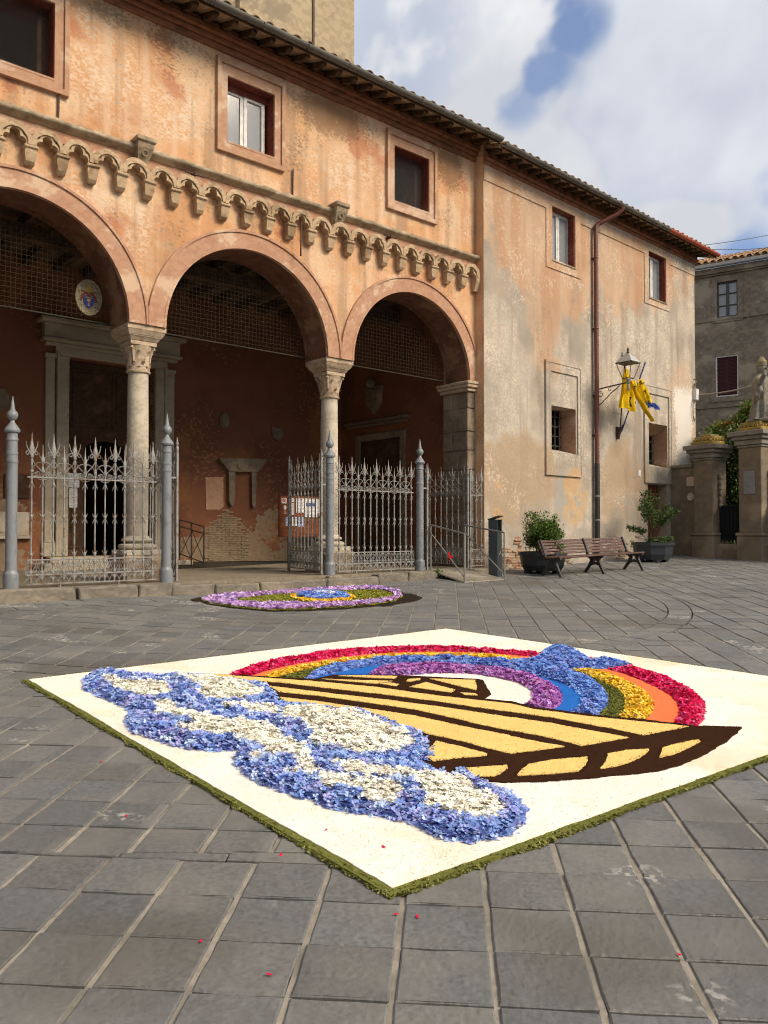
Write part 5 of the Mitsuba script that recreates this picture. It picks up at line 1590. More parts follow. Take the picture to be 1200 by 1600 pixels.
NBX0, NBX1 = -.68, .34
add('panel', B0.box(NBX0, NBX1, -.03, 0, 1.38, 2.16, .006), 'board_wood', nb)
add('frame', B0.ext(sbox(NBX0 - .02, 1.36, NBX1 + .02, 2.18).difference(sbox(NBX0 + .02, 1.40, NBX1 - .02, 2.14)), -.035, .012), 'board_wood', nb)
for (a, b, z, y, mt) in ((-.65, -.53, 2.03, 2.15, 'paper'), (-.50, -.33, 2.06, 2.15, 'paper'), (-.30, -.10, 1.85, 2.15, 'paper'), (-.08, .22, 1.76, 2.15, 'paper'), (.23, .32, 1.84, 2.14, 'paper'), (-.55, -.42, 1.58, 1.76, 'paper_blue'), (-.40, -.27, 1.58, 1.76, 'paper'), (-.26, -.12, 1.57, 1.76, 'paper_blue'), (-.48, -.34, 1.80, 2.04, 'paper_pink')):
    sh = add('sheet', nbox(a, b, z, y, .004 + R.uniform(0, .002)), mt, nb)
    lines = [nbox(a + .014, b - R.uniform(.014, .05), q, q + .004, .0085) for q in np.arange(z + .025, y - .02, .030)]
    if lines and mt != 'paper_pink':
        add('print_lines', cat(lines), 'ink' if mt == 'paper' else 'ink_blue', nb, kind='stuff')
add('photo', nbox(-.055, .18, 1.98, 2.05, .010), 'ink_blue', nb)
add('orange_emblem', B0.ext(Point(-.59, 2.09).buffer(.036, 14), .0085, .011), 'sand_orange', nb)
add('chalice_print', B0.ext(unary_union([affinity.scale(Point(-.57, 1.95).buffer(.045, 12), .75, 1), sbox(-.576, 1.84, -.564, 1.92), sbox(-.60, 1.825, -.54, 1.84)]), .0085, .011), 'paper', nb)
for x in (-.45, .15):
    add('hook', B0.m(tube([(x, -.01, 2.17), (x, .03, 2.24), (x, .09, 2.235)], .006, 5)), 'iron_dark', nb)
    add('leg', B0.box(x - .015, x + .015, -.06, -.03, z0, 2.1), 'iron_dark', nb)
# sheets on the church door
for (a, b, z, y, nm, gl_) in ((-2.82, -2.56, 2.40, 2.70, 'white notice sheet pinned high on the left side of the church door', 0), (-2.77, -2.60, 1.97, 2.38, 'narrow white notice below the other sheet on the left of the church door', 0), (-1.20, -1.08, 1.95, 2.40, 'white notice strip on the church door to the right of the first column', 0)):
    k_ = thing('notice_sheet', nm, 'notice')
    add('paper', W.box(a, b, -5.13, -5.127, z, y), 'paper', k_)
    add('print_lines', cat([W.box(a + .02, b - R.uniform(.02, .06), -5.126, -5.1245, q, q + .007) for q in np.arange(z + .05, y - .04, .055)]), 'ink_blue' if z > 2.3 else 'ink', k_, kind='stuff')
al = thing('altar_table', 'cloth covered white table standing inside the open church door', 'table')
AZ = 1.0
xs_ = np.linspace(-3.0, -2.1, 46) + .25
top = W.box(-2.72, -1.90, -8.2, -7.4, AZ + .78, AZ + .81)
add('table_top', top, 'cloth_white', al)
n = len(xs_)
xs_ = np.linspace(-2.74, -1.88, 46)
v = [(x, -7.385 + .012 * math.sin(i * 1.3), z) for i, x in enumerate(xs_) for z in (AZ + .81, AZ + .32 + .035 * math.sin(i * .95))]
f = []
for i in range(len(xs_) - 1):
    f += [(2 * i, 2 * i + 1, 2 * i + 3), (2 * i, 2 * i + 3, 2 * i + 2)]
add('cloth_front', W.m(trimesh.Trimesh(np.array(v), np.array(f), process=False)), 'cloth_white', al)
for x in (-2.65, -1.95):
    for w in (-8.1, -7.5):
        add('leg', W.box(x - .03, x + .03, w - .03, w + .03, .85, AZ + .78), 'wood_dark', al)

# oval coat of arms hanging in the first arch
cr = thing('oval_crest', 'oval painted coat of arms with mitre and blue shield hanging in the left arch', 'coat of arms')
cu, cz = -4.06, 5.175
CW = -.60
ov = lambda s: affinity.scale(Point(cu, cz).buffer(1, 32), .205 * s, .275 * s)
add('board', W.ext(ov(1.0), CW - .03, CW), 'gold_oval', cr)
add('rim', W.ext(ov(1.03).difference(ov(.86)), CW - .01, CW + .018), 'gold_oval', cr)
shield = Polygon([(cu - .085, cz + .02), (cu + .085, cz + .02), (cu + .085, cz - .08), (cu + .05, cz - .14), (cu, cz - .17), (cu - .05, cz - .14), (cu - .085, cz - .08)])
add('shield', W.ext(shield, CW, CW + .012), 'crest_blue', cr)
add('shield_charge', W.ext(unary_union([affinity.scale(Point(cu, cz - .05).buffer(.03), 1, 1), sbox(cu - .06, cz - .01, cu + .06, cz + .008), sbox(cu - .008, cz - .14, cu + .008, cz - .09)]), CW + .012, CW + .016), 'crest_gold', cr)
add('mitre', W.ext(Polygon([(cu - .05, cz + .08), (cu + .05, cz + .08), (cu + .055, cz + .13), (cu, cz + .215), (cu - .055, cz + .13)]), CW, CW + .012), 'crest_gold', cr)
add('ribbons', W.ext(unary_union([LineString([(cu - .03, cz + .085), (cu - .10, cz + .03), (cu - .12, cz - .05)]).buffer(.014), LineString([(cu + .03, cz + .085), (cu + .10, cz + .03), (cu + .12, cz - .05)]).buffer(.014), LineString([(cu - .10, cz + .10), (cu + .10, cz - .02)]).buffer(.009), LineString([(cu + .10, cz + .10), (cu - .10, cz - .02)]).buffer(.009)]), CW, CW + .008), 'crest_red', cr)
add('hanger', W.m(tube([(cu, CW - .01, cz + .27), (cu + .01, CW - .02, cz + .8), (cu + .02, CW - .05, cz + 1.1)], .006, 4)), 'iron_dark', cr)

# railing inside, by the church door
rl = thing('inner_railing', 'low black iron railing with crossed bars beside the church doorstep', 'railing')
p0, p1 = np.array([-4.62, 18.1]), np.array([-3.86, 17.15])
ln = np.linalg.norm(p1 - p0)
RF = Frame(p0, math.degrees(math.atan2(*(p1 - p0))))
rm = lambda pts, r=.012: RF.m(tube(pts, r, 6))
for x, h in ((0, .16), (ln / 2, .08), (ln, 0)):
    add('post', rm([(x, 0, z0 - .02), (x, 0, z0 + .88 + h)], .016), 'iron_dark', rl)
for hz in (.87, .72, .10):
    add('rail', rm([(0, 0, z0 + hz + .16), (ln, 0, z0 + hz)], .013), 'iron_dark', rl)
for q in (0, 1):
    xa, xb = q * ln / 2, (q + 1) * ln / 2
    add('brace', rm([(xa, 0, z0 + .22), (xb, 0, z0 + .74)], .009), 'iron_dark', rl)
    add('brace', rm([(xa, 0, z0 + .82), (xb, 0, z0 + .14)], .009), 'iron_dark', rl)

# ramp with two handrails
rp_ = thing('access_ramp', 'sloping chequered metal ramp plate leading up to the side gate', 'ramp')
a, b = np.array([1.50, 14.93]), np.array([2.33, 15.50])
c_, d_ = FP.P(2.50, .02, 0)[:2], FP.P(3.50, .02, 0)[:2]
zt_ = z0 + .0
za, zb_ = float(G(*a)) + .02, float(G(*b)) + .02
add('plate', hull([(*a, za), (*b, zb_), (*c_, zt_), (*d_, zt_), (*a, za - .025), (*b, zb_ - .025), (*c_, zt_ - .03), (*d_, zt_ - .03)]), 'ramp_metal', rp_)
rid = []
for t in np.linspace(.02, .98, 34):
    p, q = np.r_[c_ * (1 - t) + d_ * t, zt_ + .004], np.r_[a * (1 - t) + b * t, za * (1 - t) + zb_ * t + .004]
    rid.append(tube([p, q], .006, 4))
add('tread_ribs', cat(rid), 'ramp_metal', rp_, kind='stuff')
for i, (p, q, lab) in enumerate(((c_, a, 'left metal handrail of the ramp, with a red ribbon tied on'), (d_, b, 'right metal handrail of the ramp, in front of the litter bin'))):
    hr_ = thing('ramp_handrail', lab, 'handrail')
    p3, q3 = np.r_[p, zt_], np.r_[q, za if i == 0 else zb_]
    up_ = np.array([0, 0, .90])
    add('post', tube([p3, p3 + up_], .017, 8), 'rail_metal', hr_)
    add('post', tube([q3 - [0, 0, .02], q3 + up_], .017, 8), 'rail_metal', hr_)
    add('top_rail', tube([p3 + up_, q3 + up_], .017, 8), 'rail_metal', hr_)
    add('diagonal', tube([p3 + up_ * .82, q3 + up_ * .1], .013, 8), 'rail_metal', hr_)
    if i == 0:
        mid = (p3 + up_ * .82) * .42 + (q3 + up_ * .1) * .58
        rr = []
        for q_ in range(7):
            t = NR.normal(0, 1, (5, 3)) * np.array([.02, .02, .035])
            t = np.cumsum(t, 0) * .7
            rr.append(tube(mid + np.vstack([[0, 0, 0], t]), [.012, .02, .019, .016, .013, .004], 5, .3))
        single('red_ribbon', cat(rr), 'plastic_red', 'crumpled red ribbon tied to the left handrail of the ramp', 'ribbon')

# litter bin
lb = thing('litter_bin', 'slim dark green grey litter bin with open slanted hood beside the ramp', 'litter bin')
bp_ = np.array([2.25, 16.2])
BF = Frame(bp_, ANGW - 20)
gz = float(G(*bp_))
add('body', BF.box(-.13, .13, -.10, .10, gz, gz + .92, .008), 'bin_paint', lb)
add('hood', BF.m(cat([bev(-.13, -.115, -.10, .10, .92, 1.16, .003).apply_translation((0, 0, gz)), bev(.115, .13, -.10, .10, .92, 1.16, .003).apply_translation((0, 0, gz)), bev(-.13, .13, -.10, -.085, .92, 1.16, .003).apply_translation((0, 0, gz)), hull([(x, y, gz + z) for x in (-.14, .14) for y, z in ((-.11, 1.15), (.13, 1.22), (-.11, 1.17), (.13, 1.24))])])), 'bin_paint', lb)
add('emblem', BF.m(tube([(-.05, .104, gz + .45), (.05, .104, gz + .52)], .006, 4)), 'rail_metal', lb)

# bench
bn = thing('bench', 'long slatted wooden bench with three black cast iron supports against the wing', 'bench')
BO = np.array([3.50, 15.98])
BA = math.degrees(math.atan2(2.188, 1.644))
BB = Frame(BO, BA)
bl = 2.735


def bz(u, w):
    return float(G(*BB.P(u, w, 0)[:2]))


zr0, zr1 = bz(0, -.25), bz(bl, -.25)
zl = lambda u: zr0 + (zr1 - zr0) * u / bl
for u in (.02, bl / 2, bl - .02):
    b_ = zl(u)
    side = lambda pts, r: tube([(u, y, b_ + .89 * z) for y, z in pts], np.asarray(r) * 1.45, 8, 1.3)
    sp = uniq(bn + '__support')
    add('front_leg', BB.m(side([(.03, -.01), (0, .06), (-.07, .2), (-.12, .33), (-.06, .40)], [.022, .02, .022, .028, .02])), 'bench_iron', sp)
    add('rear_leg', BB.m(side([(-.48, -.01), (-.44, .06), (-.34, .2), (-.28, .33), (-.36, .41)], [.022, .02, .022, .028, .02])), 'bench_iron', sp)
    add('brace', BB.m(side([(-.36, .20), (-.2, .25), (-.06, .20)], .016)), 'bench_iron', sp)
    add('seat_bearer', BB.m(side([(.02, .425), (-.12, .40), (-.32, .40), (-.42, .42)], .02)), 'bench_iron', sp)
    add('back_bearer', BB.m(side([(-.385, .40), (-.405, .50), (-.46, .66), (-.525, .83)], [.02, .02, .018, .015])), 'bench_iron', sp)
for s in (0,):
    a_, b_ = 0.0, bl

    def slat(y, z, dy, dz, tilt):
        pts = []
        for u in (a_ - .03, b_ + .03):
            for sy in (-1, 1):
                for sz in (-1, 1):
                    c, sn = math.cos(tilt), math.sin(tilt)
                    yy, zz = sy * dy * c - sz * dz * sn, sy * dy * sn + sz * dz * c
                    pts.append((u, y + yy, zl(u) + .89 * z + zz))
        return BB.m(hull(pts))
    for y, z in ((.0, .450), (-.085, .435), (-.17, .428), (-.255, .428), (-.34, .436)):
        add('seat_slat', slat(y, z, .031, .016, .1 if y > -.05 else -.04), 'bench_wood', bn)
    for q in range(5):
        t = q / 4
        add('back_slat', slat(-.425 - .115 * t,   .52 + .275 * t, .0235, .013, math.radians(108)), 'bench_wood', bn)


# planters
def planter(c, r, h, label, rot):
    p = thing('planter', label, 'planter')
    g = float(G(*c))
    F = Frame(c, rot)
    oct_ = lambda rr, z: [(rr * math.cos(math.radians(22.5 + 45 * q)), rr * math.sin(math.radians(22.5 + 45 * q)), z) for q in range(8)]
    add('tub', F.m(cat([hull(oct_(r * .80, g + .07) + oct_(r * .93, g + h * .4)), hull(oct_(r * .93, g + h * .4) + oct_(r * .98, g + h - .07))])), 'planter_paint', p)
    rim_o, rim_i = Polygon([q[:2] for q in oct_(r * 1.06, 0)]), Polygon([q[:2] for q in oct_(r * .88, 0)])
    rim_ = extr(rim_o.difference(rim_i), .075)
    add('rim', F.m(moved(rim_, 0, 0, g + h - .075)), 'planter_paint', p)
    for q in range(4):
        a = math.radians(45 + 90 * q)
        add('foot', F.m(bev(r * .6 * math.cos(a) - .07, r * .6 * math.cos(a) + .07, r * .6 * math.sin(a) - .07, r * .6 * math.sin(a) + .07, g - .01, g + .075, .01)), 'planter_paint', p)
    add('soil', F.m(hull(oct_(r * .87, g + h - .068) + oct_(r * .87, g + h - .06))), 'soil', p)
    return g + h - .06


PC1, PC2 = np.array([3.36, 17.00]), np.array([6.80, 20.25])
zs1 = planter(PC1, .50, .46, 'black octagonal planter behind the left end of the bench', ANGW)
zs2 = planter(PC2, .50, .50, 'black octagonal planter at the right end of the bench before the brown door', ANGW)
sh1 = thing('potted_shrub', 'dense rounded green shrub growing in the planter left of the bench', 'shrub')
pp, stems = [], []
for q in range(26):
    a, rr = R.uniform(0, 6.28), R.uniform(.05, .42)
    tip = np.array([PC1[0] + rr * math.cos(a), PC1[1] + rr * math.sin(a), zs1 + R.uniform(.22, .62) - rr * .25])
    b_ = np.array([PC1[0] + .2 * rr * math.cos(a), PC1[1] + .2 * rr * math.sin(a), zs1])
    stems.append(tube([b_, (b_ + tip) / 2 + NR.normal(0, .02, 3), tip], [.010, .007, .003], 5))
    pp.append(clump(tip, (.17, .17, .15), 300, .1))
for q in range(9):
    a, rr = R.uniform(0, 6.28), R.uniform(.1, .40)
    x, y = PC1[0] + rr * math.cos(a), PC1[1] + rr * math.sin(a)
    h = R.uniform(.68, .92)
    stems.append(tube([(x, y, zs1), (x + .03, y, zs1 + h)], [.008, .003], 5))
    pp.append(np.c_[x + .03 + NR.normal(0, .05, 140), y + NR.normal(0, .05, 140), zs1 + NR.uniform(.40, h + .02, 140)])
leafy('foliage', np.vstack(pp), .05, [(.075, .135, .028), (.095, .16, .035), (.055, .10, .02), (.12, .18, .05)], sh1, up=.6)
add('stem', cat(stems), 'wood_beam', sh1)
sh2 = thing('potted_tree', 'thin small tree with loose leaf sprays growing in the planter before the brown door', 'small tree')
pp, stems = [], []
base = np.array([PC2[0], PC2[1], zs2])
for q in range(11):
    a = 2 * math.pi * q / 11 + R.uniform(-.2, .2)
    rr, h = R.uniform(.12, .62), R.uniform(.75, 1.30)
    tip = base + np.array([rr * math.cos(a), rr * math.sin(a), h])
    midp = base + np.array([rr * .25 * math.cos(a), rr * .25 * math.sin(a), h * .6])
    pts = np.array([base + NR.normal(0, .03, 3) * [1, 1, 0], midp, tip])
    t = np.linspace(0, 1, 9)[:, None]
    cv = (1 - t) ** 2 * pts[0] + 2 * t * (1 - t) * pts[1] + t * t * pts[2]
    stems.append(tube(cv, np.linspace(.014, .004, 9), 5))
    for w in cv[5:]:
        pp.append(clump(w, (.12, .12, .09), 42, .1))
for q in range(14):
    a, rr = R.uniform(0, 6.28), R.uniform(.1, .46)
    pp.append(clump(base + np.array([rr * math.cos(a), rr * math.sin(a), R.uniform(.03, .16)]), (.1, .1, .08), 60, .1))
a = 2.4
for rr in np.linspace(.3, .75, 6):
    pp.append(clump(base + np.array([-rr * .85, -rr * .2, .25 + rr * .25]), (.09, .09, .08), 50, .1))
stems.append(tube([base, base + [-.3, -.1, .25], base + [-.68, -.16, .46]], [.01, .007, .003], 5))
leafy('foliage', np.vstack(pp), .062, [(.06, .10, .03), (.08, .125, .04), (.045, .075, .025), (.11, .14, .055)], sh2, up=.3)
add('stem', cat(stems), 'wood_beam', sh2)

# street lantern on its bracket
la = thing('wall_lantern', 'old iron street lantern on a scrolled wall bracket beside the downpipe', 'lantern')
lu, lw, lz = 4.36, .93, 5.08
LM = lambda m: V.m(m)
add('bracket', LM(cat([tube([(lu, .02, lz - .02), (lu, .45, lz + .02), (lu, lw, lz + .05)], .018, 8), tube([(lu, .03, lz - .46), (lu, .18, lz - .38), (lu, .45, lz - .16), (lu, .70, lz + .0)], .012, 6),
                       tube(np.c_[np.full(18, lu), .16 + .085 * np.cos(np.linspace(1.2, 8.6, 18)) * np.linspace(1, .35, 18), lz - .15 + .085 * np.sin(np.linspace(1.2, 8.6, 18)) * np.linspace(1, .35, 18)], .010, 6),
                       tube(np.c_[np.full(14, lu), .42 + .05 * np.cos(np.linspace(1.2, 7.6, 14)) * np.linspace(1, .35, 14), lz - .06 + .05 * np.sin(np.linspace(1.2, 7.6, 14)) * np.linspace(1, .35, 14)], .008, 6)])), 'iron_dark', la)
add('socket', LM(moved(lathe([(.02, -.16), (.035, -.10), (.03, .0), (.05, .05), (.055, .12), (.03, .15)], 12), lu, lw, lz)), 'rail_metal', la)
q4 = lambda r, z: [(lu + sx * r, lw + sy * r, lz + z) for sx, sy in ((-1, -1), (1, -1), (1, 1), (-1, 1))]
for (x0, y0, zz0), (x1, y1, zz1) in zip(q4(.10, .15), q4(.205, .52)):
    add('strut', LM(tube([(x0, y0, zz0), (x1, y1, zz1)], .009, 5)), 'iron_rust', la)
add('base_frame', LM(cat([tube([a_, b_], .010, 5) for a_, b_ in zip(q4(.10, .15), q4(.10, .15)[1:] + q4(.10, .15)[:1])])), 'iron_dark', la)
add('eave_frame', LM(hull(q4(.225, .515) + q4(.225, .535))), 'iron_dark', la)
add('hat', LM(hull(q4(.22, .536) + q4(.10, .70))), 'zinc', la)
add('vent', LM(hull(q4(.07, .70) + q4(.05, .76))), 'zinc', la)
add('finial', LM(moved(lathe([(.03, .76), (.04, .79), (.02, .82), (.03, .85), (.008, .92)], 10), lu, lw, lz)), 'iron_dark', la)
for p in q4(.10, .70)[:1]:
    add('knob', LM(moved(lathe([(.012, 0), (.03, .03), (.01, .07), (.02, .09), (.004, .12)], 8), p[0], p[1], p[2] - .02)), 'iron_dark', la)

# flags
fhd = thing('flag_holder', 'rusty wall socket carrying two flag poles below the lantern', 'bracket')
hu, hz = 5.36, 4.0
add('socket', V.m(cat([tube([(hu, .05, hz - .12), (hu, .11, hz + .16)], .035, 8), tube([(hu + .05, .05, hz + .0), (hu + .08, .16, hz + .26)], .03, 8), bx(hu - .04, hu + .04, 0, .05, hz - .1, hz + .2), bx(hu - .03, hu + .16, .02, .04, hz + .18, hz + .21)])), 'iron_rust', fhd)
FLAG = [((hu, .10, hz + .05), (4.50, .75, 5.58)), ((hu + .06, .12, hz + .1), (5.47, .78, 5.82))]


def cross_patch(F, u, w, z, s, mat, parent, n_):
    g = unary_union([Polygon([(-.012, 0), (-.03, s), (.03, s), (.012, 0)]), Polygon([(-.012, 0), (-.03, -s), (.03, -s), (.012, 0)]), Polygon([(0, -.012), (s, -.03), (s, .03), (0, .012)]), Polygon([(0, -.012), (-s, -.03), (-s, .03), (0, .012)])])
    return affinity.translate(g, u, z)


def cloth(rows, cols, seed, amp=.05, nf=4.0):
    """draped sheet: rows = [(z, u left, u right, w)], folds run downward"""
    rows = np.array(rows, float)
    zz = np.linspace(0, len(rows) - 1, 40)
    idx = np.arange(len(rows))
    z, ul, ur, w = (np.interp(zz, idx, rows[:, i]) for i in range(4))
    t = np.linspace(0, 1, 34)
    v = []
    for i in range(40):
        a = amp * min(1, .25 + i / 18)
        for s in t:
            ph = nf * 2 * math.pi * s + seed
            v.append((ul[i] + (ur[i] - ul[i]) * s + .012 * math.sin(i * .5 + seed), w[i] + a * math.sin(ph + .05 * i) + a * .4 * math.sin(2.3 * ph + seed), z[i] + .05 * math.sin(3 * s + seed) * i / 40))
    v = np.array(v)
    f = []
    for i in range(39):
        for j in range(33):
            a = i * 34 + j
            f += [(a, a + 1, a + 35), (a, a + 35, a + 34)]
    m = trimesh.Trimesh(v, np.array(f), process=False)
    back_ = m.copy()
    back_.vertices = back_.vertices - m.vertex_normals * .004
    back_.invert()
    return cat([m, back_]), v.reshape(40, 34, 3)


def patch_on(grid_, ci, cj, s):
    """a cross lying on the cloth around grid point ci, cj"""
    out = []
    P_ = lambda i, j: grid_[int(np.clip(round(i), 0, 39)), int(np.clip(round(j), 0, 33))] + np.array([0, .008, 0])

    def quad(pts):
        v = np.array(pts)
        v = np.vstack([v + [0, .004, 0], v - [0, .02, 0]])
        return trimesh.convex.convex_hull(v)
    for di, dj in ((1, 0), (-1, 0), (0, 1), (0, -1)):
        e = (di * s[0], dj * s[1])
        pi_, pj = (dj * s[0] * .28, di * s[1] * .28)
        out.append(quad([P_(ci, cj) + [.003, 0, 0], P_(ci, cj) - [.003, 0, .004], P_(ci + e[0] + pi_, cj + e[1] + pj), P_(ci + e[0] - pi_, cj + e[1] - pj)]))
    return cat(out)


fk = thing('flag', 'yellow flag with black crosses hanging in folds behind the lantern', 'flag')
add('pole', V.m(tube([FLAG[0][0], FLAG[0][1]], .014, 7)), 'wood_dark', fk)
m1, g1 = cloth([(5.52, 4.46, 4.70, .74), (5.2, 4.45, 4.92, .70), (4.9, 4.42, 5.04, .68), (4.50, 4.36, 5.10, .68)], 34, .6, .06, 1.9)
add('hanging_cloth', V.m(m1), 'flag_yellow', fk, smooth=True)
m2, g2 = cloth([(5.28, 4.84, 5.08, .72), (5.08, 4.92, 5.26, .73), (4.85, 5.12, 5.48, .74), (4.55, 5.46, 5.74, .75), (4.37, 5.74, 5.90, .76)], 34, 2.1, .05, 1.4)
add('flying_corner', V.m(m2), 'flag_yellow', fk, smooth=True)
add('black_cross', V.m(cat([patch_on(g1, 31, 27, (4.2, 5)), patch_on(g2, 7, 10, (3.4, 6))])), 'black_print', fk)
fk2 = thing('flag', 'yellow and blue flag with black crosses on the dark pole right of the lantern', 'flag')
add('pole', V.m(tube([FLAG[1][0], FLAG[1][1]], .017, 7)), 'flag_blue', fk2)
m3_, g3 = cloth([(5.38, 5.28, 5.58, .66), (5.18, 5.24, 5.78, .66), (4.97, 5.30, 5.94, .64), (4.78, 5.46, 6.04, .62)], 34, 1.1, .06, 1.8)
add('hanging_cloth', V.m(m3_), 'flag_yellow', fk2, smooth=True)
m4_, g4 = cloth([(4.85, 5.64, 6.20, .64), (4.76, 5.68, 6.36, .66), (4.66, 5.76, 6.34, .68)], 34, .3, .04, 2.0)
add('blue_band', V.m(m4_), 'flag_blue', fk2, smooth=True)
add('black_cross', V.m(cat([patch_on(g3, 6, 14, (4.5, 7)), patch_on(g3, 20, 20, (4.5, 6)), patch_on(g3, 32, 22, (4.5, 6))])), 'black_print', fk2)

# ------------------------------------------------------------------ the flower carpet
import shapely
FC = thing('flower_carpet', 'large square flower carpet with ark, rainbow and blue dove, edged in moss', 'flower carpet')


def wavy(poly, amp=.008, step=.03, freq=9.0, seed=0):
    out = []
    for p in polys(poly):
        b = p.exterior.segmentize(step)
        q = np.array(b.coords)[:-1]
        t = np.roll(q, -1, 0) - np.roll(q, 1, 0)
        t /= np.linalg.norm(t, axis=1, keepdims=True) + 1e-9
        nrm = np.c_[t[:, 1], -t[:, 0]]
        d = (meshkit.fbm(np.c_[q * freq, np.full(len(q), seed)], 3, 4) - .5) * 2 * amp + NR.normal(0, amp * .12, len(q))
        out.append(Polygon(q + nrm * d[:, None]).buffer(0))
    return unary_union(out)


def smooth_poly(pts, r=.02):
    return Polygon(pts).buffer(0).buffer(r).buffer(-2 * r).buffer(r)


def sheet(name, poly, za, zb, mat, label=None, parent=None):
    """a level layer of sand: outline with a soft shoulder"""
    ms = []
    for p in polys(poly):
        m = trimesh.creation.extrude_polygon(p, zb - za, engine='earcut')
        m.apply_translation((0, 0, za))
        ms.append(m)
    return add(name, drape(cat(ms)), mat, parent or FC, label=label)


def pts_in(poly, dens):
    x0, y0, x1, y1 = poly.bounds
    n = int((x1 - x0) * (y1 - y0) * dens)
    q = NR.uniform((x0, y0), (x1, y1), (n, 2))
    return q[shapely.contains_xy(poly, q[:, 0], q[:, 1])]


PETALV, PETALF = [], []
for q in range(4):
    a = q * math.pi / 2
    c, s = math.cos(a), math.sin(a)
    b = len(PETALV)
    for x, y, z in ((.06, 0, .0), (.55, .42, .16), (1.0, .30, .12), (1.08, -.30, .12), (.55, -.42, .16)):
        PETALV.append((x * c - y * s, x * s + y * c, z))
    PETALF += [(b, b + 1, b + 4), (b + 1, b + 2, b + 3), (b + 1, b + 3, b + 4)]
PETALV, PETALF = np.array(PETALV), np.array(PETALF)
FLAKEV = np.array([(-1, 0, .10), (-.2, .55, 0), (1, .25, .22), (.9, -.35, .25), (-.1, -.5, -.05), (.1, 0, .12)])
FLAKEF = np.array([(0, 4, 5), (4, 3, 5), (3, 2, 5), (2, 1, 5), (1, 0, 5)])
CHIPV = np.array([(-1, 0, 0), (0, .5, .1), (1, 0, .25), (0, -.5, .1)])
CHIPF = np.array([(0, 3, 1), (1, 3, 2)])


def scatter(name, xy, z, size, cols, shape, tilt, parent, label, jit=.25, tone=.16, patch=0.0):
    n = len(xy)
    SV, SF = shape
    axis = NR.normal(0, tilt, (n, 2))
    nz = np.c_[axis, np.ones(n)]
    nz /= np.linalg.norm(nz, axis=1, keepdims=True)
    a = NR.uniform(0, 2 * np.pi, n)
    e = np.c_[np.cos(a), np.sin(a), a * 0]
    e -= nz * (e * nz).sum(1, keepdims=True)
    e /= np.linalg.norm(e, axis=1, keepdims=True)
    g = np.cross(nz, e)
    s = size * NR.uniform(1 - jit, 1 + jit, n)
    v = (SV[None, :, :1] * e[:, None] + SV[None, :, 1:2] * g[:, None] + SV[None, :, 2:] * nz[:, None]) * s[:, None, None]
    p = np.c_[xy, G(xy[:, 0], xy[:, 1]) + z]
    v = v + p[:, None]
    f = (SF[None] + len(SV) * np.arange(n)[:, None, None]).reshape(-1, 3)
    cols = np.array(cols)
    pick = NR.integers(0, len(cols), n)
    if patch:
        pn = meshkit.fbm(np.c_[xy * 7, np.zeros(n)], 3, 9)
        order = np.clip(((pn - .3) / .4 * len(cols)).astype(int), 0, len(cols) - 1)
        pick = np.where(NR.random(n) < patch, order, pick)
    c = cols[pick] * NR.uniform(1 - tone, 1 + tone * .6, (n, 1))
    return add(name, trimesh.Trimesh(v.reshape(-1, 3), f, process=False), 'vertex_tint', parent, color=np.clip(np.repeat(c, len(SV), 0), 0, .92), kind='stuff', label=label)


BASE = .030
carpet = wavy(Polygon(CARPET), .012, .04, 3.0)
sheet('salt_base', carpet, -.012, BASE, 'salt_white', 'pale cream salt ground')
# moss edge
edge = Polygon(CARPET).buffer(.046, join_style=2).difference(Polygon(CARPET).buffer(-.022, join_style=2))
mp = pts_in(wavy(Polygon(CARPET).buffer(.046, join_style=2), .018, .03, 6.0, 5).difference(Polygon(CARPET).buffer(-.022, join_style=2)), 55000)
nearw = mp[:, 1] < 6.3
mp = mp[nearw | (NR.random(len(mp)) < .6)]
dd = np.array([0.0] * len(mp))
ex = np.array(Polygon(CARPET).buffer(.018, join_style=2).exterior.distance(shapely.points(mp)))
mz = .012 + .013 * np.clip(1 - (ex / .036) ** 2, 0, 1) * NR.uniform(.2, 1, len(mp))
MOSS = [(.18, .185, .055), (.225, .225, .07), (.145, .15, .042), (.28, .275, .10), (.11, .115, .034)]
scatter('moss_edge', mp, mz, .0085, MOSS, (FLAKEV, FLAKEF), .7, FC, 'green edging of chopped moss', .4, .3)
add('moss_bed', drape(moved(extr(edge.buffer(-.012), .036), dz=-.010)), 'sand_green', FC)

# cloud of hydrangea heads
cloud = wavy(smooth_poly(CLOUD, .015), .022, .03, 7.0, 2)
white = unary_union([smooth_poly(w, .012).buffer(-.004) for w in WHITES]).intersection(cloud.buffer(-.06))
white = wavy(white, .034, .02, 12.0, 8)
blue = cloud.difference(white)


def mound(xy, poly, h, w=.07, seed=3):
    d = np.array(poly.exterior.distance(shapely.points(xy))) if poly.geom_type == 'Polygon' else np.array(poly.boundary.distance(shapely.points(xy)))
    head = meshkit.noise(np.c_[xy * 11, np.zeros(len(xy))], seed) * .65 + .35 * meshkit.noise(np.c_[xy * 27, np.zeros(len(xy))], seed + 1)
    return BASE + h * (1 - np.exp(-d / w)) * (.35 + .95 * head)


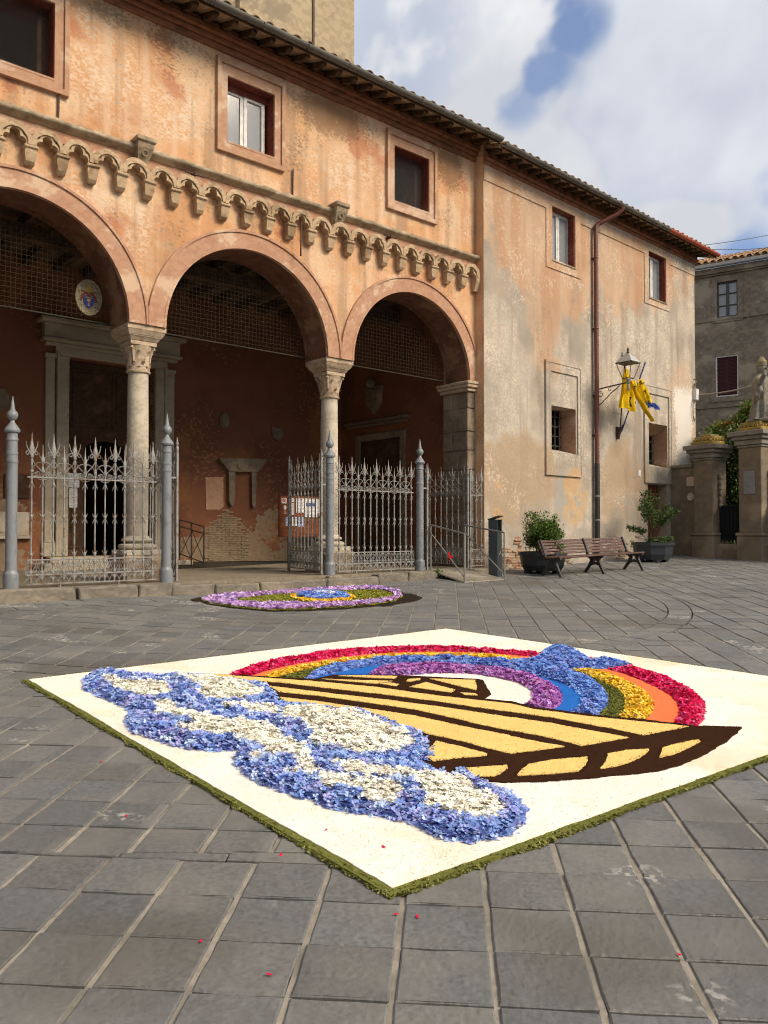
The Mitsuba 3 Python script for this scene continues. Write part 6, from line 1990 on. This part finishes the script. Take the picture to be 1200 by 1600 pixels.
BLUE = [(.24, .37, .75), (.31, .45, .82), (.40, .54, .87), (.17, .27, .66), (.29, .34, .71), (.42, .42, .76), (.53, .64, .89)]
WHITEC = [(.88, .87, .80), (.90, .90, .84), (.86, .84, .74), (.87, .88, .75), (.91, .91, .88), (.80, .75, .66)]
for layer, (dz, dn, nm) in enumerate(((0, 2400, 'lower'), (.012, 4000, 'upper'))):
    q = pts_in(blue, dn)
    scatter('blue_florets' if layer else 'blue_underlayer', q, mound(q, cloud, .062, .08) - .016 + dz + NR.uniform(-.012, .014, len(q)), .0175, BLUE, (PETALV, PETALF), .45, FC, 'blue hydrangea florets of the waves' if layer else None, .5, .24, .55)
    q = pts_in(white, dn)
    scatter('white_florets' if layer else 'white_underlayer', q, mound(q, cloud, .060, .08, 6) - .016 + dz + NR.uniform(-.006, .010, len(q)), .0168, WHITEC, (PETALV, PETALF), .32, FC, 'white hydrangea florets of the waves' if layer else None, .5, .10, .4)
core = cloud.buffer(-.035)
add('flower_bed', drape(cat([moved(extr(p, .026), dz=BASE - .004) for p in polys(core)])), 'sand_blue_dark', FC)
add('flower_bed', drape(cat([moved(extr(p, .030), dz=BASE - .004) for p in polys(white.buffer(-.01))])), 'salt_white', FC)

# rainbow
RC = np.array([0.55, 6.20])
cl_ = []
A_ = np.radians(np.linspace(-75, 215, 120))
for bnd in BANDS:
    q = np.array(bnd) - RC
    a = np.unwrap(np.arctan2(q[:, 1], q[:, 0]))
    r = np.linalg.norm(q, axis=1)
    o = np.argsort(a)
    a, r = a[o], r[o]
    keep = np.r_[True, np.diff(a) > .02]
    a, r = a[keep], r[keep]
    rr = np.interp(A_, a, r)
    pr = np.exp(-((A_[:, None] - A_[None]) / .16) ** 2)
    rr = (pr @ rr) / pr.sum(1)
    cl_.append(rr)
cl_ = np.array(cl_)
for i in range(1, len(cl_)):
    cl_[i] = np.minimum(cl_[i], cl_[i - 1] - .012)
ark = wavy(smooth_poly(ARK, .012), .011, .015, 16, 4)
cabin = wavy(smooth_poly(CABIN, .008), .006, .03, 9, 14)
arkall = unary_union([ark, cabin])
dove = wavy(smooth_poly(DOVE, .01), .012, .03, 8, 6)
inside_edge = Polygon([(-2.5, 6.9), (-.6, 6.28), (.3, 5.95), (1.0, 5.5), (2.4, 4.86), (5, 3.9), (5, 11), (-2.5, 11)])


def band(i, j):
    o = [(RC[0] + r * math.cos(a), RC[1] + r * math.sin(a)) for a, r in zip(A_, cl_[i])]
    n = [(RC[0] + r * math.cos(a), RC[1] + r * math.sin(a)) for a, r in zip(A_, cl_[j])]
    return Polygon(o + n[::-1]).buffer(0).intersection(inside_edge).difference(arkall.buffer(-.004)).difference(cloud)


bd = [wavy(band(i, i + 1), .008, .03, 8, 20 + i) for i in range(7)]
sheet('orange_band', bd[1].difference(dove.buffer(-.02)), BASE - .006, BASE + .008, 'sand_orange', 'orange sand band of the rainbow')
sheet('indigo_band', bd[5].difference(dove.buffer(-.02)), BASE - .006, BASE + .0085, 'sand_blue', 'deep blue sand band of the rainbow')
sheet('green_band', bd[3].difference(dove.buffer(-.02)), BASE - .006, BASE + .009, 'sand_green', 'green band of the rainbow')
q = pts_in(bd[3].difference(dove), 16000)
scatter('green_crumbs', q, BASE + .010 + NR.uniform(0, .008, len(q)), .009, [(.16, .175, .045), (.21, .22, .06), (.12, .13, .03)], (CHIPV, CHIPF), .6, FC, None, .4, .3)


def petals(name, poly, dn, h, size, cols, shape, tilt, label, w=.05, patch=.3, tone=.22):
    for layer in (0, 1):
        q = pts_in(poly, dn * (1 if layer else .7))
        d = np.array(poly.boundary.distance(shapely.points(q)))
        head = meshkit.noise(np.c_[q * 16, np.zeros(len(q))], 12)
        z = BASE + .003 + h * (1 - np.exp(-d / w)) * (.4 + .8 * head) * (.55 + .45 * layer) + NR.uniform(-.004, .006, len(q))
        scatter(name if layer else name + '_underlayer', q, np.maximum(z, BASE + .004), size, cols, shape, tilt, FC, label if layer else None, .5, tone, patch)


RED = [(.74, .02, .12), (.82, .05, .21), (.62, .012, .08), (.86, .16, .34), (.52, .01, .06)]
YEL = [(.80, .52, .03), (.84, .60, .07), (.72, .42, .02), (.86, .68, .18)]
PUR = [(.42, .15, .50), (.50, .20, .56), (.35, .12, .44), (.56, .24, .50), (.46, .30, .66)]
LBL = [(.16, .31, .72), (.20, .36, .78), (.13, .24, .63), (.26, .42, .82), (.24, .30, .70)]
petals('red_petals', bd[0].difference(dove), 6400, .045, .0152, RED, (FLAKEV, FLAKEF), .55, 'crimson petal band of the rainbow')
petals('yellow_petals', bd[2].difference(dove), 5600, .035, .016, YEL, (FLAKEV, FLAKEF), .5, 'yellow petal band of the rainbow', tone=.15)
petals('light_blue_florets', bd[4], 4400, .055, .015, LBL, (PETALV, PETALF), .5, 'light blue hydrangea band of the rainbow', .06, .5, .16)
petals('purple_petals', bd[6], 5000, .045, .015, PUR, (PETALV, PETALF), .55, 'purple petal band of the rainbow', .05, .5, .2)
petals('dove_florets', dove, 4600, .07, .015, LBL, (PETALV, PETALF), .5, 'light blue flower dove above the rainbow', .09, .4, .14)
sheet('dark_outline', dove.buffer(.022).difference(dove.buffer(-.02)).intersection(Polygon([(1.2, 6.2), (3.5, 6.2), (3.5, 8), (1.2, 8)])).intersection(unary_union([Point(q).buffer(.16) for q in (DOVE[0], DOVE[9], DOVE[8])])), BASE - .004, BASE + .012, 'sand_brown')

# the ark
sheet('ark_outline', arkall.difference(cloud.buffer(-.03)), BASE - .006, BASE + .010, 'sand_brown', 'dark brown coffee outline of the ark')
for pl in PLANKS:
    g = wavy(smooth_poly(pl, .006), .009, .015, 18, R.uniform(0, 9)).difference(cloud.buffer(-.03)).intersection(arkall.buffer(-.006))
    for p in polys(g):
        sheet('ark_plank', p, BASE - .004, BASE + .0145, 'sand_yellow')
q = pts_in(unary_union([g_.boundary.buffer(.016) for g_ in [smooth_poly(p_, .006) for p_ in PLANKS]]).difference(cloud), 9000)
scatter('coffee_crumbs', q, BASE + .012 + NR.uniform(0, .004, len(q)), .0045, [(.05, .024, .014), (.08, .04, .022), (.035, .018, .01)], (CHIPV, CHIPF), .7, FC, 'dark crumbs along the lines of the ark', .4, .3)
q = pts_in(carpet.difference(arkall).difference(cloud), 900)
scatter('salt_grains', q, BASE + NR.uniform(0, .002, len(q)), .005, [(.86, .82, .72), (.78, .68, .50), (.70, .58, .40), (.88, .86, .80)], (CHIPV, CHIPF), .5, FC, 'loose coarse grains on the pale ground', .5, .2)
q = pts_in(unary_union([smooth_poly(p_, .006).buffer(-.01) for p_ in PLANKS]).difference(cloud), 1500)
scatter('meal_grains', q, BASE + .0145 + NR.uniform(0, .002, len(q)), .005, [(.84, .62, .26), (.78, .52, .17), (.88, .70, .36), (.70, .45, .14)], (CHIPV, CHIPF), .5, FC, 'loose yellow grains on the planks of the ark', .5, .2)
# stray petals
for i, (x, y) in enumerate([(-.55, 4.18), (-.28, 3.72), (-.33, 3.42), (-.02, 3.43), (-.68, 3.42)]):
    pass
SP = [((-.26, 3.62), 1, 'furthest right of the three on the pale carpet margin'), ((-.43, 3.36), 1, 'leftmost of the three on the pale carpet margin'), ((.0, 3.44), 1, 'on the pale carpet nearest its front corner'),
      ((-1.22, 3.82), 0, 'on a slab close to the left moss edge'), ((-1.62, 4.62), 0, 'right one of a pair far left of the carpet'), ((-1.88, 4.55), 0, 'left one of a pair far left of the carpet'), ((-.62, 2.74), 0, 'on a sandy joint left of the front corner'),
      ((.97, 2.66), 0, 'on a sandy joint at the far lower right'), ((.045, 2.92), 0, 'left one just below the front corner of the moss'), ((.12, 2.90), 0, 'right one just below the front corner of the moss'), ((-.36, 2.55), 0, 'lowest one, on a slab in the left foreground'),
      ((-2.6, 5.1), 0, 'at the left frame edge, nearer of two'), ((-2.35, 4.9), 0, 'just right of the one at the left frame edge'), ((-2.9, 5.9), 0, 'furthest back, near the left corner of the carpet')]
for i, ((x, y), on, lab) in enumerate(SP):
    s = R.uniform(.009, .014)
    z = float(G(x, y)) + (BASE if on else .012)
    m = trimesh.Trimesh(FLAKEV * s, FLAKEF, process=False)
    m = moved(turned(m, R.uniform(0, 360)), x, y, z + .003)
    single('fallen_petal', m, 'petal_red', 'crimson petal ' + lab, 'petal', 'petals fallen on the carpet' if on else 'petals fallen on the paving')

# ------------------------------------------------------------------ the small flower bed near the step
MD = thing('flower_medallion', 'small round bed of green moss ringed with purple flowers near the step', 'flower carpet')
mo, mi_ = smooth_poly(MED_OUT, .05), smooth_poly(MED_IN, .05)
soil = wavy(smooth_poly(MED_SOIL, .06).intersection(unary_union([mo.buffer(.045), Point(.55, 12.2).buffer(.9), Point(-2.75, 11.9).buffer(.3)])), .03, .06, 4, 3)
fine = lambda m: m.subdivide_to_size(.25)
add('soil', drape(fine(moved(extr(soil, .010), dz=.010))), 'soil', MD, label='dark damp soil')
mc, my = smooth_poly(MED_C, .03), smooth_poly(MED_Y, .03)


def dome(q, h):
    c = np.array(mo.centroid.coords[0])
    return .018 + .45 * h * np.clip(1 - (np.linalg.norm(q - c, axis=1) / 1.7) ** 2, 0, 1)


gv_ = []
q = pts_in(mo, 9000)
scatter('green_moss', q, dome(q, .05) + NR.uniform(0, .012, len(q)), .016, [(.24, .255, .035), (.30, .31, .05), (.19, .20, .03), (.35, .34, .08)], (CHIPV, CHIPF), .6, MD, 'bright green moss', .4, .2)
bedm = extr(mo.buffer(-.02), .02)
add('moss_bed', drape(fine(moved(bedm, dz=.0))), 'sand_green', MD)
ringm = mo.buffer(-.03).difference(mi_.buffer(.03))
for layer in (0, 1):
    q = pts_in(ringm, 1500)
    z = dome(q, .05) + .008 + .022 * meshkit.noise(np.c_[q * 10, np.zeros(len(q))], 3) + .010 * layer
    scatter('purple_flowers' if layer else 'purple_underlayer', q, z, .027, [(.54, .36, .66), (.62, .44, .76), (.46, .28, .57), (.60, .32, .56), (.46, .43, .76), (.72, .57, .82)], (PETALV, PETALF), .6, MD, 'purple and lilac flower ring' if layer else None, .3, .2, .6)
q = pts_in(my.buffer(.04).difference(mc.buffer(-.03)), 3200)
scatter('yellow_ring', q, dome(q, .05) + .015 + NR.uniform(0, .02, len(q)), .024, [(.80, .55, .05), (.84, .64, .12), (.74, .40, .04)], (FLAKEV, FLAKEF), .6, MD, 'yellow petal ring')
for layer in (0, 1):
    q = pts_in(mc, 1600)
    scatter('blue_centre' if layer else 'blue_underlayer', q, dome(q, .05) + .02 + .09 * np.clip(1 - (np.linalg.norm(q - np.array(mc.centroid.coords[0]), axis=1) / .5) ** 2, 0, 1) * .3 + .02 * meshkit.noise(np.c_[q * 8, np.zeros(len(q))], 5) + .01 * layer, .030, LBL + [(.30, .42, .82)], (PETALV, PETALF), .6, MD, 'blue flower centre' if layer else None, .3, .2)
q = pts_in(affinity.scale(mc, .45, .45), 1600)
scatter('pale_heart', q, dome(q, .05) + .062 + NR.uniform(0, .015, len(q)), .028, [(.80, .80, .84), (.70, .74, .86), (.84, .82, .76)], (PETALV, PETALF), .5, MD, 'pale heart of the medallion')
# weeds by the posts
wd = thing('weed', 'small green weed growing at the foot of the fourth fence post', 'weed')
wp = FP.P(2.42, .30, 0)
q = clump((wp[0], wp[1], float(G(wp[0], wp[1])) + .09), (.14, .10, .09), 90, .1)
leafy('foliage', q, .06, GREEN, wd, up=1.2)
